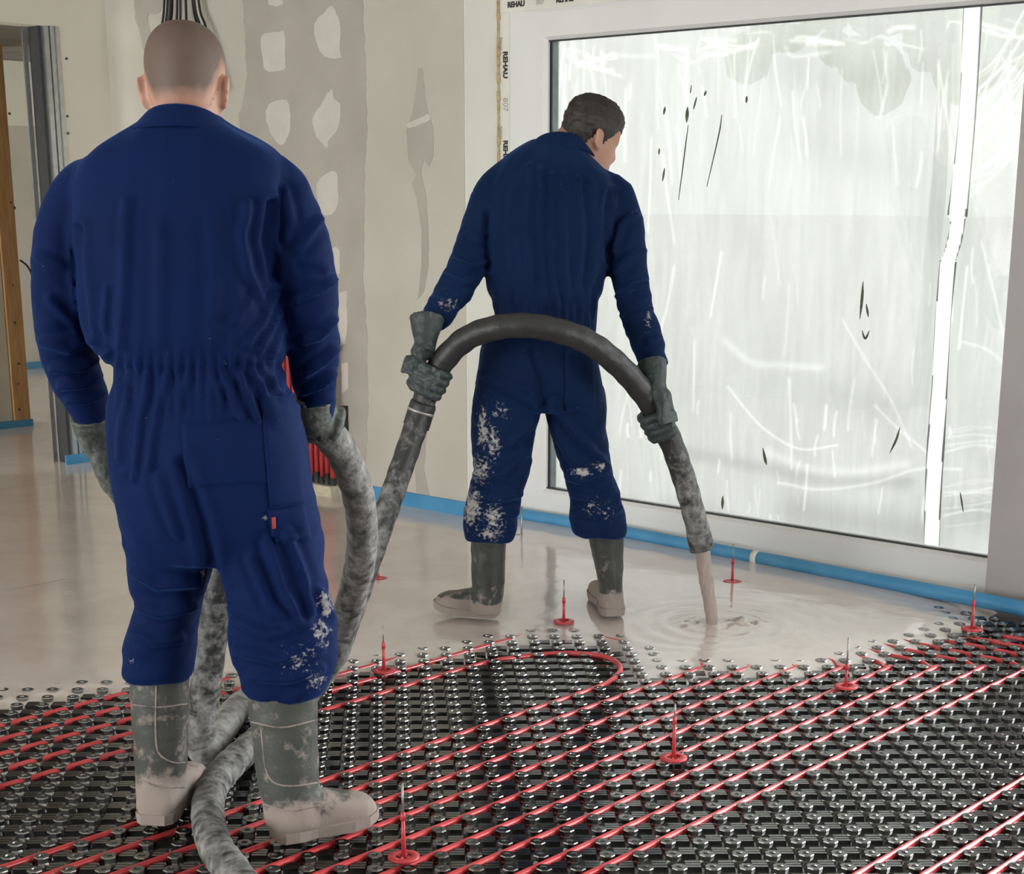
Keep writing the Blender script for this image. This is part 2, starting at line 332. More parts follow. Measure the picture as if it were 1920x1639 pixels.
for i, p in enumerate([
    [(490, 68), (520, 60), (533, 62), (534, 110), (532, 130), (500, 133), (492, 110)],
    [(503, 197), (525, 187), (540, 192), (545, 225), (540, 255), (525, 272), (510, 255), (499, 225)],
    [(592, 40), (606, 25), (622, 10), (630, 25), (638, 45), (637, 90), (638, 108), (615, 108), (600, 95), (590, 62)],
    [(586, 222), (600, 200), (612, 178), (622, 166), (626, 185), (638, 198), (634, 240), (618, 262), (612, 278), (604, 268), (592, 252)],
    [(594, 345), (612, 325), (630, 323), (634, 350), (632, 385), (622, 402), (602, 400), (596, 375)],
    [(500, -20), (533, -20), (530, 8), (520, 13), (503, 8)],
    [(612, 472), (630, 462), (638, 470), (636, 512), (615, 520)],
    [(636, 548), (650, 545), (651, 620), (645, 645), (636, 650)],
    [(640, 682), (652, 680), (652, 728), (640, 738)],
    [(500, 385), (536, 378), (540, 440), (520, 462), (502, 440)],
    [(606, 600), (632, 590), (634, 660), (612, 668)]]):
    wall_poly('filler_spot', p, M['patch'], wall_back, .004, 1.0, 10 + i)
wall_poly('bare_board_streak', [(784, 128), (791, 128), (797, 180), (802, 215), (812, 240), (813, 290), (803, 313), (795, 300), (789, 322), (799, 370), (803, 430), (803, 500), (795, 545), (783, 562), (790, 500), (790, 430), (781, 370), (772, 343), (780, 328), (765, 300), (762, 245), (772, 215), (779, 180)], M['band'], wall_back, .002, .6, 40)
wall_poly('bare_board_streak', [(790, 760), (799, 800), (797, 850), (796, 890), (806, 930), (806, 950), (785, 948), (779, 900), (782, 840)], M['band'], wall_back, .002, .8, 41)
wall_poly('bare_board_streak', [(255, -60), (310, -60), (300, 20), (276, 30), (283, 70), (270, 95), (262, 60), (252, 20)], M['band'], wall_back, .002, 1.2, 42)
wall_poly('filler_smear', [(764, 232), (790, 220), (803, 214), (806, 224), (790, 232), (768, 240)], M['patch'], wall_back, .004, .5, 43)

# door jamb: two galvanised studs with a dark channel between, on wall_left
def dj(name, y0, y1, x0, x1, m):
    return MB().box((x0, y0, .0), (x1, y1, 2.235)).obj(name, m)
jr = empty('door_1', (XL, 4.72, 0)); jr.matrix_parent_inverse = Matrix()
struct(jr, 'galvanised metal door jamb profile with dark channel', 'jamb')
def pj(name, a, b, m):
    o = MB().box(a, b).obj(name, m, jr); o.location = (-XL, -4.72, 0); return o
pj('stud', (XL - .13, 4.665, 0), (XL - .12, 4.69, 2.235), M['galv'])
pj('channel', (XL - .12, 4.70, 0), (XL - .03, 4.725, 2.235), M['galv_dark'])
pj('stud_flange', (XL - .03, 4.715, 0), (XL + .002, 4.738, 2.235), M['galv'])
pj('stud_flange', (XL - .02, 4.745, 0), (XL + .006, 4.765, 2.235), M['galv'])
pj('stud_web', (XL - .03, 4.738, 0), (XL - .012, 4.80, 2.235), M['galv'])
pj('stud_flange', (XL - .02, 4.778, 0), (XL + .003, 4.80, 2.235), M['galv'])
for i, (x, y) in enumerate([(124, 110), (126, 218), (127, 250)]):
    p = PLANE(x, y, 0, XL); V, Fc = tube([p + np.array([-.002, 0, 0]), p + np.array([.004, 0, 0])], .006, 8); obj('screw', V, Fc, M['galv_dark'], wl)
# wooden post in the next room
PY0, PY1 = PLANE(14, 600, 0, -8.98)[1], PLANE(58, 790, 0, -8.98)[1]
post = MB().box((-9.12, PY0, 0), (-8.98, PY1, 2.27)).obj('wooden_post', M['wood'])
tag(post, 'knotty pine post seen through the open doorway', 'post')
for (x, y) in [(8, 213), (20, 380), (27, 390), (24, 535), (27, 605), (35, 682), (34, 720), (36, 768)]:
    p = PLANE(max(x, 18), y, 0, -8.98); V, Fc = tube([p + np.array([-.004, 0, 0]), p + np.array([.002, 0, 0])], random.uniform(.006, .012), 8); obj('knot', V, Fc, M['knot'], post)
struct(MB().box((-9.15, 1.0, -.02), (-9.0, PY0 - .005, HT)).obj('wall_partition', M['wall']), 'grey partition wall carrying the wooden post', 'wall')
# blue edge strips
def strip(name, pts, z0, z1, th, label, group='blue edge insulation along the walls'):
    mb = MB()
    for (a, b) in zip(pts[:-1], pts[1:]):
        a = np.array(a, float); b = np.array(b, float); d = (b - a) / np.linalg.norm(b - a); n = np.array([-d[1], d[0]]) * th
        q = [a, b, b + n, a + n]; mb.add([(p[0], p[1], z0) for p in q] + [(p[0], p[1], z1) for p in q], [(0, 3, 2, 1), (4, 5, 6, 7), (0, 1, 5, 4), (1, 2, 6, 5), (2, 3, 7, 6), (3, 0, 4, 7)])
    return tag(mb.obj(name, M['blue']), label, 'edge strip', group)
strip('edge_strip', [(XL, YW - .012), (XC + .012, YW - .012)], .0, .098, .01, 'flat blue foam strip along the foot of the beige wall')
strip('edge_strip', [(XL + .008, YW), (XL + .008, 4.66)], .0, .085, -.008, 'short blue foam strip around the foot of the metal jamb')
strip('edge_strip', [(-9.14, PY1 + .008), (-8.965, PY1 + .008)], .0, .075, -(PY1 - PY0 + .3), 'blue foam strip wrapped round the foot of the wooden post')
strip('edge_strip', [(-11.98, 3.0), (-11.98, 8.0)], .0, .09, -.01, 'blue foam strip along the far wall beyond the doorway')
tp = catmull([(XC + .01, 5.205, .05), (-4.4, 5.215, .052), (-4.0, 5.20, .052), (-3.6, 5.185, .05), (-3.24, 5.165, .05), (-2.8, 5.145, .05), (-2.43, 5.125, .052), (-2.1, 5.10, .05), (-1.2, 5.10, .05)], 8)
V, Fc = tube(tp, .027, 14); tb = tag(obj('edge_tube', V, Fc, M['blue']), 'blue round foam tube lying along the window sill', 'edge tube', 'blue edge insulation along the walls')
p = tp[np.argmin(np.abs(project(tp)[0] - 1424))]; V, Fc = tube([p + np.array([-.013, 0, .0]), p + np.array([.013, 0, .0])], .0285, 12); o = obj('tape_band', V, Fc, M['tape'], tb)

# ------------------------------------------------------------------ window
win = empty('window_1', (0, 0, 0)); struct(win, 'large white plastic patio window with milky plastic film outside', 'window')
def wb(name, a, b, m=M['pvc'], par=None): return MB().box(a, b).obj(name, m, par or win)
GX0, GX1, GZ0, GZ1 = -4.66, -2.548, .165, 2.035     # glass opening
SX0, SZ0, SZ1 = -4.80, .042, 2.145                   # sash outline
FX0, FZ1 = -4.935, 2.30
FY = YF
wb('frame_jamb', (FX0, FY, 0), (SX0 + .02, FY + .1, 2.125)); wb('frame_head', (FX0, FY, 2.125), (.65, FY + .1, FZ1)); wb('frame_sill', (FX0, FY - .04, 0), (.65, FY + .1, .06))
def bev_bar(name, prof, axis):
    pass
# sash members with mitred inner slope
def sash(x0, x1, z0, z1, gx0, gx1, gz0, gz1, y, dpt, sl):
    A = [(x0, z0), (x1, z0), (x1, z1), (x0, z1)]; B = [(gx0 - sl, gz0 - sl), (gx1 + sl, gz0 - sl), (gx1 + sl, gz1 + sl), (gx0 - sl, gz1 + sl)]; Cc = [(gx0, gz0), (gx1, gz0), (gx1, gz1), (gx0, gz1)]
    for k, nm in enumerate(('sash_sill', 'sash_stile', 'sash_head', 'sash_stile')):
        k2 = (k + 1) % 4; L3 = []
        for P, yy in ((A, y + .0), (B, y), (Cc, y + .02)):
            L3 += [(P[k][0], yy, P[k][1]), (P[k2][0], yy, P[k2][1])]
        L3 += [(Cc[k][0], y + dpt, Cc[k][1]), (Cc[k2][0], y + dpt, Cc[k2][1]), (A[k][0], y + dpt, A[k][1]), (A[k2][0], y + dpt, A[k2][1])]
        obj(nm, L3, [(0, 1, 3, 2), (2, 3, 5, 4), (4, 5, 7, 6), (6, 7, 9, 8), (8, 9, 1, 0), (0, 2, 4, 6, 8), (1, 9, 7, 5, 3)], M['pvc'], win, False)
SY = FY - .018
sash(SX0, -2.42, SZ0, SZ1, GX0, GX1, GZ0, GZ1, SY, .09, .012)
gy = SY + .035
for nm, a, b in (('gasket', (GX0 + .001, gy - .012, GZ1 - .006), (GX1, gy + .004, GZ1 - .001)), ('gasket', (GX0, gy - .012, GZ0 + .001), (GX1, gy + .004, GZ0 + .006)), ('gasket', (GX0, gy - .004, GZ0), (GX0 + .003, gy + .004, GZ1)), ('gasket', (GX1 - .003, gy - .004, GZ0), (GX1, gy + .004, GZ1))):
    wb(nm, a, b, M['gasket'])
wb('glass_pane', (GX0, gy, GZ0), (GX1, gy + .004, GZ1), M['glass']); wb('glass_pane', (GX0, gy + .036, GZ0), (GX1, gy + .04, GZ1), M['glass'])
for k, (a, b) in enumerate([((GX0, gy + .005, GZ0), (GX0 + .012, gy + .035, GZ1)), ((GX1 - .012, gy + .005, GZ0), (GX1, gy + .035, GZ1))]): wb('spacer_bar', a, b, M['spacer'])
wb('meeting_stile', (GX1 + .02, SY - .045, .0), (GX1 + .33, SY + .0, 2.16), M['pvc_grey'])
wb('sill_groove', (SX0, SY - .004, .030), (-2.42, SY + .02, .040), M['gasket'])
# second leaf right of the view, sized and left without film to bring in light
g2 = (-2.1, 2.2)
wb('sash_stile', (-2.25, SY, .04), (-2.1, SY + .09, 2.14)); wb('sash_sill', (-2.1, SY, .04), (.5, SY + .09, .165)); wb('sash_head', (-2.1, SY, 2.035), (.5, SY + .09, 2.14)); wb('sash_stile', (.5, SY, .04), (.65, SY + .09, 2.14))
wb('glass_pane', (-2.1, gy, .165), (.5, gy + .004, 2.035), M['glass'])
struct(MB().box((.65, YW, -.02), (2.5, YW + .42, 2.36)).obj('wall_window_side', M['wall']), 'plastered wall right of the window', 'wall')
# printed protective tape on jamb and head
tv = wb('jamb_tape', (FX0 + .004, FY - .002, .02), (FX0 + .062, FY, 2.157), M['tape']); th_ = wb('head_tape', (FX0 + .004, FY - .002, 2.158), (-2.0, FY, 2.212), M['tape'])
fm = MB()
for k in range(60):
    z = 2.35 - k * .036; r = .008 + .008 * random.random(); V, Fc = tube([(XC + .003, FY - .004, z), (XC + .003 + .004, FY - .004, z - .04)], r * .7, 7); fm.add(V, Fc)
fm.obj('mounting_foam', M['foam'], win, True)['kind'] = 'stuff'
def text(s, size, m, parent, loc, rot):
    c = bpy.data.curves.new('lettering', 'FONT'); c.body = s; c.size = size; c.extrude = .0004; c.align_x = 'CENTER'; c.align_y = 'CENTER'; c.offset = .0016 if m is M['ink'] else .0003
    t = bpy.data.objects.new('t', c); COL.objects.link(t); dg = bpy.context.evaluated_depsgraph_get()
    me = bpy.data.meshes.new_from_object(t.evaluated_get(dg)); bpy.data.objects.remove(t); me.materials.clear()
    o = mobj('lettering', me, m, parent); o.location = loc; o.rotation_euler = rot; return o
zz = 2.13
for k in range(5):
    text('REHAU', .034, M['ink'], tv, (FX0 + .038, FY - .0035, zz - .18 - k * .36), (math.pi / 2, math.pi / 2, 0)); text('807', .038, M['ink_grey'], tv, (FX0 + .038, FY - .0035, zz - .34 - k * .36), (math.pi / 2, math.pi / 2, 0))
    text('REHAU', .020, M['ink_grey'], tv, (FX0 + .012, FY - .0035, zz - .10 - k * .36), (math.pi / 2, math.pi / 2, 0))
for k in range(7):
    text('REHAU', .030, M['ink'], th_, (FX0 + .10 + k * .27, FY - .0035, 2.186), (math.pi / 2, 0, 0)); text('807', .030, M['ink_grey'], th_, (FX0 + .235 + k * .27, FY - .0035, 2.186), (math.pi / 2, 0, 0))
# plastic film hung outside the glass
YP = 5.50
fx = np.concatenate([np.linspace(-4.93, -4.8, 4), np.arange(-4.78, -2.46, .0055), np.linspace(-2.45, -2.25, 12)]); fz = np.concatenate([[-.05, .0, .05], np.arange(.09, 2.16, .0055), np.linspace(2.18, 2.35, 5)])
FXg, FZg = np.meshgrid(fx, fz)
def film_y(x, z): return YP + .018 * np.sin(x * 5.3 + .6 * np.sin(z * 3)) + .010 * np.sin(x * 13 + z * 4) + .02 * np.sin(z * 4.2 + x) / (1 + np.exp((z - .8) * 9))
V = np.stack([FXg.ravel(), film_y(FXg, FZg).ravel(), FZg.ravel()], 1); nx = len(fx)
fpx, fpy = project(V); CR = np.zeros(len(V)); TAPE = np.zeros(len(V), bool)
def crease_and_tone(pts, w, a):
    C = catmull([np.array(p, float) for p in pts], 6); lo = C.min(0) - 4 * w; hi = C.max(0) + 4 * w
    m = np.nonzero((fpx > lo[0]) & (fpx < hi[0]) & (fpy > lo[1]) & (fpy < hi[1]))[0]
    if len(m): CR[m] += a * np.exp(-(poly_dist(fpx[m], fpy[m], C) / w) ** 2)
rr = random.Random(5)
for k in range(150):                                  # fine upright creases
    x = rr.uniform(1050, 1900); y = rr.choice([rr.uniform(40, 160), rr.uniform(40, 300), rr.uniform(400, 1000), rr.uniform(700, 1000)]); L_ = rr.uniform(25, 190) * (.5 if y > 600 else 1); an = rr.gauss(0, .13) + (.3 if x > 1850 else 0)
    crease_and_tone([(x, y), (x - an * L_ * .5 + rr.uniform(-3, 3), y + L_ * .5), (x - an * L_, y + L_)], rr.uniform(1.3, 2.6), rr.uniform(.15, .7))
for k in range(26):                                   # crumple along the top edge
    x = rr.uniform(1060, 1900); y = 85 - (x - 1040) * .084 + rr.uniform(8, 50); crease_and_tone([(x, y), (x + rr.uniform(10, 50), y + rr.uniform(-14, 18)), (x + rr.uniform(40, 90), y + rr.uniform(-8, 25))], rr.uniform(1.5, 4), rr.uniform(.3, .8))
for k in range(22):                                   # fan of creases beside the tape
    y0 = rr.uniform(150, 420); crease_and_tone([(1824 - (y0 - 60) * .05, y0), (1870, y0 - rr.uniform(20, 60)), (1925, y0 - rr.uniform(60, 160))], rr.uniform(1.2, 2.4), rr.uniform(.2, .6))
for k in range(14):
    y0 = rr.uniform(760, 1000); crease_and_tone([(1770, y0), (1830, y0 - rr.uniform(0, 14)), (1890, y0 - rr.uniform(0, 20))], rr.uniform(1.2, 2.4), rr.uniform(.2, .5))
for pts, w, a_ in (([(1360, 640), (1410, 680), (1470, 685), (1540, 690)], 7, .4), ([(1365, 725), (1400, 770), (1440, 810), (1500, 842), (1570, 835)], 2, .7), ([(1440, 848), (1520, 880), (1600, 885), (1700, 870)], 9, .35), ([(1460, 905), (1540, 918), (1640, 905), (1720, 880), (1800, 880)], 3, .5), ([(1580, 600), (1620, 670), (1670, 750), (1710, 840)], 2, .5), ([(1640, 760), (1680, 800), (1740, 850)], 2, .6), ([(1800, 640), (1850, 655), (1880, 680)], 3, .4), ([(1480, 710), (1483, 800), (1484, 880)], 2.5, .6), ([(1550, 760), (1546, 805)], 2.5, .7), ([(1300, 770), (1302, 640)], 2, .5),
                      ([(1290, 850), (1420, 875), (1560, 900), (1700, 905)], 14, -.35), ([(1500, 960), (1640, 985), (1740, 1000)], 34, -.5), ([(1800, 960), (1860, 975)], 34, -.4), ([(1560, 740), (1640, 760)], 40, -.22), ([(1700, 300), (1760, 420)], 60, -.2), ([(1500, 260), (1620, 300)], 45, -.18), ([(1880, 330), (1890, 420)], 30, -.2), ([(1480, 130), (1600, 150), (1740, 150)], 55, -.28), ([(1870, 150), (1910, 160)], 45, -.3), ([(1250, 940), (1340, 955)], 18, -.2), ([(1550, 560), (1560, 620)], 50, -.12)):  # broad negative entries make soft duller patches in the film
    crease_and_tone(pts, w, a_)
TP = [[(1826, -20), (1822, 60), (1815, 200), (1803, 330), (1795, 405)], [(1797, 408), (1790, 450), (1780, 485)], [(1778, 490), (1768, 600), (1762, 720), (1755, 830), (1750, 920), (1745, 1075)]]
TW = [[36, 36, 32, 34, 38], [28, 28, 26], [32, 30, 30, 34, 32, 28]]
for tp_, tw_ in zip(TP, TW):
    C = catmull([np.array(p, float) for p in tp_], 6); m = np.nonzero(np.abs(fpx - 1785) < 80)[0]; TAPE[m] |= poly_dist(fpx[m], fpy[m], C) < min(tw_) / 2 + .6
TG = TAPE.reshape(len(fz), nx); keep = ~(TG[:-1, :-1] & TG[1:, 1:] & TG[1:, :-1] & TG[:-1, 1:])
Fc = [(j * nx + i, j * nx + i + 1, (j + 1) * nx + i + 1, (j + 1) * nx + i) for j, i in zip(*np.nonzero(keep))]
film = obj('plastic_film', V, Fc, M['film']); tag(film, 'milky creased plastic sheeting hung outside the window', 'plastic sheet')
ca = film.data.attributes.new('crease_and_tone', 'FLOAT', 'POINT'); ca.data.foreach_set('value', np.clip(CR, -1, 1).astype(np.float32))
def film_ribbon(name, pts, w, m, n=10, gap=.006):
    C = catmull([np.array(p, float) for p in pts], n); ws = np.interp(np.linspace(0, 1, len(C)), np.linspace(0, 1, len(w)), w)
    T = np.gradient(C, axis=0); V = []
    for c, t, ww in zip(C, T, ws):
        n2 = np.array([-t[1], t[0]]) / (np.linalg.norm(t) + 1e-9) * ww / 2
        for q in (c - n2, c + n2):
            p = PLANE(q[0], q[1], 1, YP); y = film_y(p[0], p[2]); p = PLANE(q[0], q[1], 1, y - gap); V.append(p)
    k = len(C)
    if m is M['film_tape']: return obj(name, V, [(2 * i, 2 * i + 1, 2 * i + 3, 2 * i + 2) for i in range(k - 1)], m, film, False)
    n_ = len(V); V = V + [v + np.array([0, .002, 0]) for v in V]
    Fc = []
    for i in range(k - 1):
        a, b, c, d = 2 * i, 2 * i + 1, 2 * i + 3, 2 * i + 2
        Fc += [(a, b, c, d), (a + n_, d + n_, c + n_, b + n_), (a, d, d + n_, a + n_), (b, b + n_, c + n_, c)]
    Fc += [(0, n_, n_ + 1, 1), (2 * k - 2, 2 * k - 1, n_ + 2 * k - 1, n_ + 2 * k - 2)]
    return obj(name, V, Fc, m, film, False)
for tp_, tw_ in zip(TP, TW): film_ribbon('tape_strip', tp_, tw_, M['film_tape'], 10, .002)
for pts, w in [([(1247, 200), (1244, 215)], 4), ([(1296, 160), (1294, 175)], 2), ([(1289, 200), (1287, 230)], 6), ([(1306, 182), (1300, 205)], 3), ([(1324, 170), (1320, 180)], 4), ([(1290, 235), (1283, 290), (1272, 375)], 2), ([(1353, 215), (1348, 250), (1325, 350)], 2), ([(1236, 278), (1235, 290)], 3), ([(1246, 315), (1242, 340)], 3.5), ([(1400, 180), (1399, 193)], 4), ([(1618, 528), (1616, 560), (1612, 598)], 5), ([(1624, 570), (1628, 595)], 4), ([(1616, 620), (1622, 635), (1630, 620)], 4), ([(1430, 840), (1434, 860), (1437, 872)], 5), ([(1687, 802), (1680, 825), (1668, 850)], 4), ([(1355, 930), (1354, 955)], 5), ([(1800, 923), (1806, 960)], 3)]:
    film_ribbon('mud_streak', pts, [.8, w, w, .8], M['tear'], 5)
# outside ground and trees
struct(MB().box((-90, 5.6, -.35), (25, 120, -.25)).obj('ground_outside', M['gravel']), 'pale gravel yard outside behind the film', 'ground')
def tree(loc, h, r, label, seed):
    t = empty('tree', loc); tag(t, label, 'tree'); rnd = random.Random(seed); mb = MB()
    for k in range(330):
        a = rnd.uniform(0, 6.28); q = r * math.sqrt(rnd.random()); c = np.array([math.cos(a) * q, math.sin(a) * q, h * rnd.uniform(.40, .95) + .25 * q]); rad = r * rnd.uniform(.05, .13)
        rings = [ell(c + np.array([0, 0, rad * math.cos(u)]), np.array([rad * math.sin(u), 0, 0]), np.array([0, rad * math.sin(u), 0]), 8, 2) for u in np.linspace(.25, 2.89, 5)]; V, Fc = loft(rings)
        V = V + .18 * rad * np.stack([noi(V * 3 / rad + k), noi(V * 3 / rad + 9 + k), noi(V * 3 / rad + 20 + k)], 1); mb.add(V, Fc)
    mb.obj('crown', M['leaf'], t, True); V, Fc = tube([(0, 0, -.3), (.05, 0, h * .3), (0, .05, h * .6)], [.08, .06, .04], 8); obj('trunk', V, Fc, M['bark'], t)
tree((-6.5, 12, 0), 5.2, 1.75, 'green leafy tree showing faintly through the top of the film', 3)

# ------------------------------------------------------------------ nub panel, pipes
NX0, NY0, GXs, GYs, NH = -1.9717, 2.6674, .0533, .0496, .022
panel = MB().box((-5.2, -.2, -.02), (2.4, 5.24, 0)).obj('nub_panel', M['nub']); tag(panel, 'black studded heating panel covering the floor under the pipes', 'heating panel')
struct(MB().box((-12.2, -6.2, -.14), (3.0, 8.2, -.02)).obj('floor', M['gravel']), 'bare sub-floor beneath the black panel', 'floor')
edge_px = [(-700, 1560), (-300, 1420), (-60, 1345), (60, 1322), (150, 1312), (260, 1302), (420, 1290), (560, 1283), (640, 1275), (740, 1258), (800, 1246), (880, 1236), (920, 1224), (985, 1211), (1040, 1206), (1095, 1210), (1140, 1226), (1168, 1262), (1185, 1282), (1240, 1284), (1300, 1272), (1350, 1268), (1420, 1276), (1500, 1272), (1560, 1262), (1620, 1258), (1680, 1240), (1720, 1222), (1770, 1210), (1815, 1196), (1850, 1180), (1862, 1160), (1845, 1148)]
EDGE = np.array([G(x, y, .012)[:2] for x, y in edge_px]); EDGE = np.vstack([EDGE, EDGE[-1] + np.array([-.03, .3])])
POLY = np.vstack([EDGE, [[-2.3, 8.6], [-13, 8.6], [-13, EDGE[0][1] - 2]]])
def inside(x, y):
    r = np.zeros(len(x), bool); n = len(POLY)
    for i in range(n):
        x0, y0 = POLY[i]; x1, y1 = POLY[(i + 1) % n]
        c = ((y0 > y) != (y1 > y)) & (x < (x1 - x0) * (y - y0) / (y1 - y0 + 1e-12) + x0); r ^= c
    return r
def sdist(x, y):
    d = poly_dist(x, y, EDGE); return np.where(inside(x, y), d, -d)

def nub_mesh():
    seg = 8; th = np.linspace(0, 2 * np.pi, seg, endpoint=False) + math.pi / 8
    lv = [(.0200, 0), (.0165, .008), (.0190, .0195), (.0178, NH), (.0085, NH), (.0060, NH - .007)]
    V = []; Fc = []
    for r, z in lv:
        for t in th: V.append((r * math.cos(t) * 1.0, r * math.sin(t) * .92, z))
    for i in range(len(lv) - 1):
        for j in range(seg):
            k = (j + 1) % seg; Fc.append((i * seg + j, i * seg + k, (i + 1) * seg + k, (i + 1) * seg + j))
    Fc.append(tuple((len(lv) - 1) * seg + j for j in range(seg)))
    return V, Fc
def pad_mesh():
    mb = MB(); c, s = math.cos(math.radians(43)), math.sin(math.radians(43))
    for k in (-1, 0, 1):
        v0 = k * .0132; V = []
        for (u, w, z) in [(-.0185, -.0062, 0), (.0185, -.0062, 0), (.0185, .0062, 0), (-.0185, .0062, 0), (-.0165, -.0050, .0125), (.0165, -.0050, .0125), (.0165, .0050, .0125), (-.0165, .0050, .0125)]:
            w += v0; V.append((u * c - w * s, u * s + w * c, z))
        mb.add(V, [(4, 5, 6, 7), (0, 1, 5, 4), (1, 2, 6, 5), (2, 3, 7, 6), (3, 0, 4, 7)])
    return mb.V, mb.F
def pile(name, sites, VF, seed):
    """the pieces that show largest become objects, the rest one joined part"""
    V0, F0_ = VF; me = bpy.data.meshes.new(name); me.from_pydata(V0, [], F0_); me.update(); me.materials.append(M['nub'])
    for (x, y) in sites[:300]:
        o = bpy.data.objects.new(name, me); COL.objects.link(o); o.parent = panel; o.location = (x, y, 0)
    rest = sites[300:]; A = np.array(V0); V = np.concatenate([A + np.array([x, y, 0]) for x, y in rest]); n = len(A)
    Fc = [tuple(i + k * n for i in f) for k in range(len(rest)) for f in F0_]
    me2 = bpy.data.meshes.new(name + '_field'); me2.from_pydata(V.tolist(), [], Fc); me2.update(); me2.materials.append(M['nub'])
    o = bpy.data.objects.new(name + '_field', me2); COL.objects.link(o); o.parent = panel; o['kind'] = 'stuff'
sn, spd = [], []
for i in range(-60, 50):
    for j in range(-58, 52):
        x = NX0 + i * GXs; y = NY0 + j * GYs
        if y > 5.06: continue
        px, py = project((x, y, 0))
        if not (-1300 < px < 3000 and 1120 < py < 2700): continue
        d = float(sdist(np.array([x]), np.array([y]))[0])
        if d > .32: continue
        on = -10 < px < 1930 and 1150 < py < 1650
        (sn if (i + j) % 2 == 0 else spd).append((0 if on else 1, x * x + y * y, x, y, d))
sn.sort(); spd.sort()
pile('nub', [(a[2], a[3]) for a in sn], nub_mesh(), 1)
pile('ribbed_pad', [(a[2], a[3]) for a in spd if a[4] < .05], pad_mesh(), 2)

PR, PZ = .0085, .0112; X0P = -2.051; PS = .1066
def pipe(name, pts, label, n=6, group='red heating pipes clipped between the nubs'):
    V, Fc = tube(catmull([np.array(p, float) for p in pts], n), PR, 10); return tag(obj(name, V, Fc, M['red_pipe']), label, 'heating pipe', group)
def kx(k): return X0P - PS * k
ORD = ['first', 'second', 'third', 'fourth', 'fifth', 'sixth', 'seventh', 'eighth', 'ninth']
ends = [4.60, 4.51, 4.42, 4.33, 4.24, 4.15, 4.06, 3.97]
for k in range(8):
    x = kx(k); ye = ends[k]; r = .095
    pts = [(x, .3, PZ), (x, 1.5, PZ), (x, 2.5, PZ), (x, 3.4, PZ), (x, ye - r, PZ)] + [(x - r + r * math.cos(a), ye - r + r * math.sin(a), PZ) for a in (.5, 1.05, 1.5)] + [(x - .25, ye + .002, PZ - .001), (x - .8, ye, PZ - .002)]
    pipe('heating_pipe', pts, f'{ORD[k]} long red heating pipe counting back from the wide bare strip of panel')
# pipe 8: comes from k9 on the left, jogs to k12 behind the man, loops round and returns along k8
xa, xb, xc = kx(9), kx(12), kx(8)
pts = [(xa, .6, PZ), (xa, 1.5, PZ), (xa, 2.05, PZ), (xa - .05, 2.22, PZ), (xb + .08, 2.50, PZ), (xb, 2.66, PZ), (xb, 3.0, PZ), (xb, 3.46, PZ), (xb + .03, 3.60, PZ), (xb + .10, 3.72, PZ + .002), (xb + .19, 3.765, PZ + .008), (xb + .28, 3.765, PZ + .012), (xb + .37, 3.71, PZ + .008), (xc - .012, 3.60, PZ), (xc, 3.45, PZ), (xc, 3.0, PZ), (xc, 2.4, PZ), (xc, 1.6, PZ), (xc, .5, PZ)]
pipe('heating_pipe', pts, 'red heating pipe bending back in a wide loop at the screed edge')
for n_, k in enumerate((13, 14, 15, 16, 17)):
    x = kx(k) - .022
    pipe('heating_pipe', [(x, .6, PZ), (x, 1.5, PZ), (x, 2.2, PZ), (x, 3.0, PZ), (x, 3.9, PZ)], f'{ORD[n_]} red heating pipe running under the screed beyond the bald man\'s boots')
for n_, k in enumerate((-4, -5, -6)):
    x = kx(k); pipe('heating_pipe', [(x, .5, PZ), (x, 1.5, PZ), (x, 2.8, PZ), (x, 3.9, PZ), (x, 4.6, PZ)], f'{ORD[n_]} red heating pipe beyond the wide bare strip towards the corner')
for n_, (y, xs) in enumerate(((4.70, -2.42), (4.79, -2.38), (4.875, -2.34), (4.96, -2.22))):
    pipe('heating_pipe', [(xs + .02, y, PZ - .004), (xs + .1, y, PZ), (xs + .3, y, PZ), (-1.4, y, PZ), (-.6, y, PZ)], f'{ORD[n_]} short red pipe running parallel to the window beside the screed')

# ------------------------------------------------------------------ wet screed
POUR = G(1337, 1170, .034)
def screed_z(x, y, fine=True):
    d = sdist(x, y)
    if fine:
        P = np.stack([x, y, np.zeros_like(x)], 1); d = d + .030 * noi(P * 9) + .016 * noi(P * 24 + 5)
    z = np.where(d > 0, .003 + .031 * (1 - np.exp(-np.maximum(d, 0) / .17)), .003 + d * .35)
    if fine:
        r = np.hypot(x - POUR[0], y - POUR[1])
        z = z + .0034 * np.sin(r * 85 + 1.0 * noi(P * 6)) * np.exp(-(r / .26) ** 2) * np.clip(d / .1, 0, 1)
        z = z + .0011 * noi(P * np.array([7, 7, 1]) + 3) * np.clip(d / .1, 0, 1)
        for (px, py, wx, a) in ((1300, 1166, .05, .016), (1388, 1168, .065, .02)):
            c = G(px, py, .034); u = (x - c[0]) * RC[0] + (y - c[1]) * RC[1]; w = (x - c[0]) * F0[0] + (y - c[1]) * F0[1]
            z = z + a * np.exp(-((u / wx) ** 2 + (w / .045) ** 2)) * (.4 + 1.3 * noi(P * 40))
    return z, d
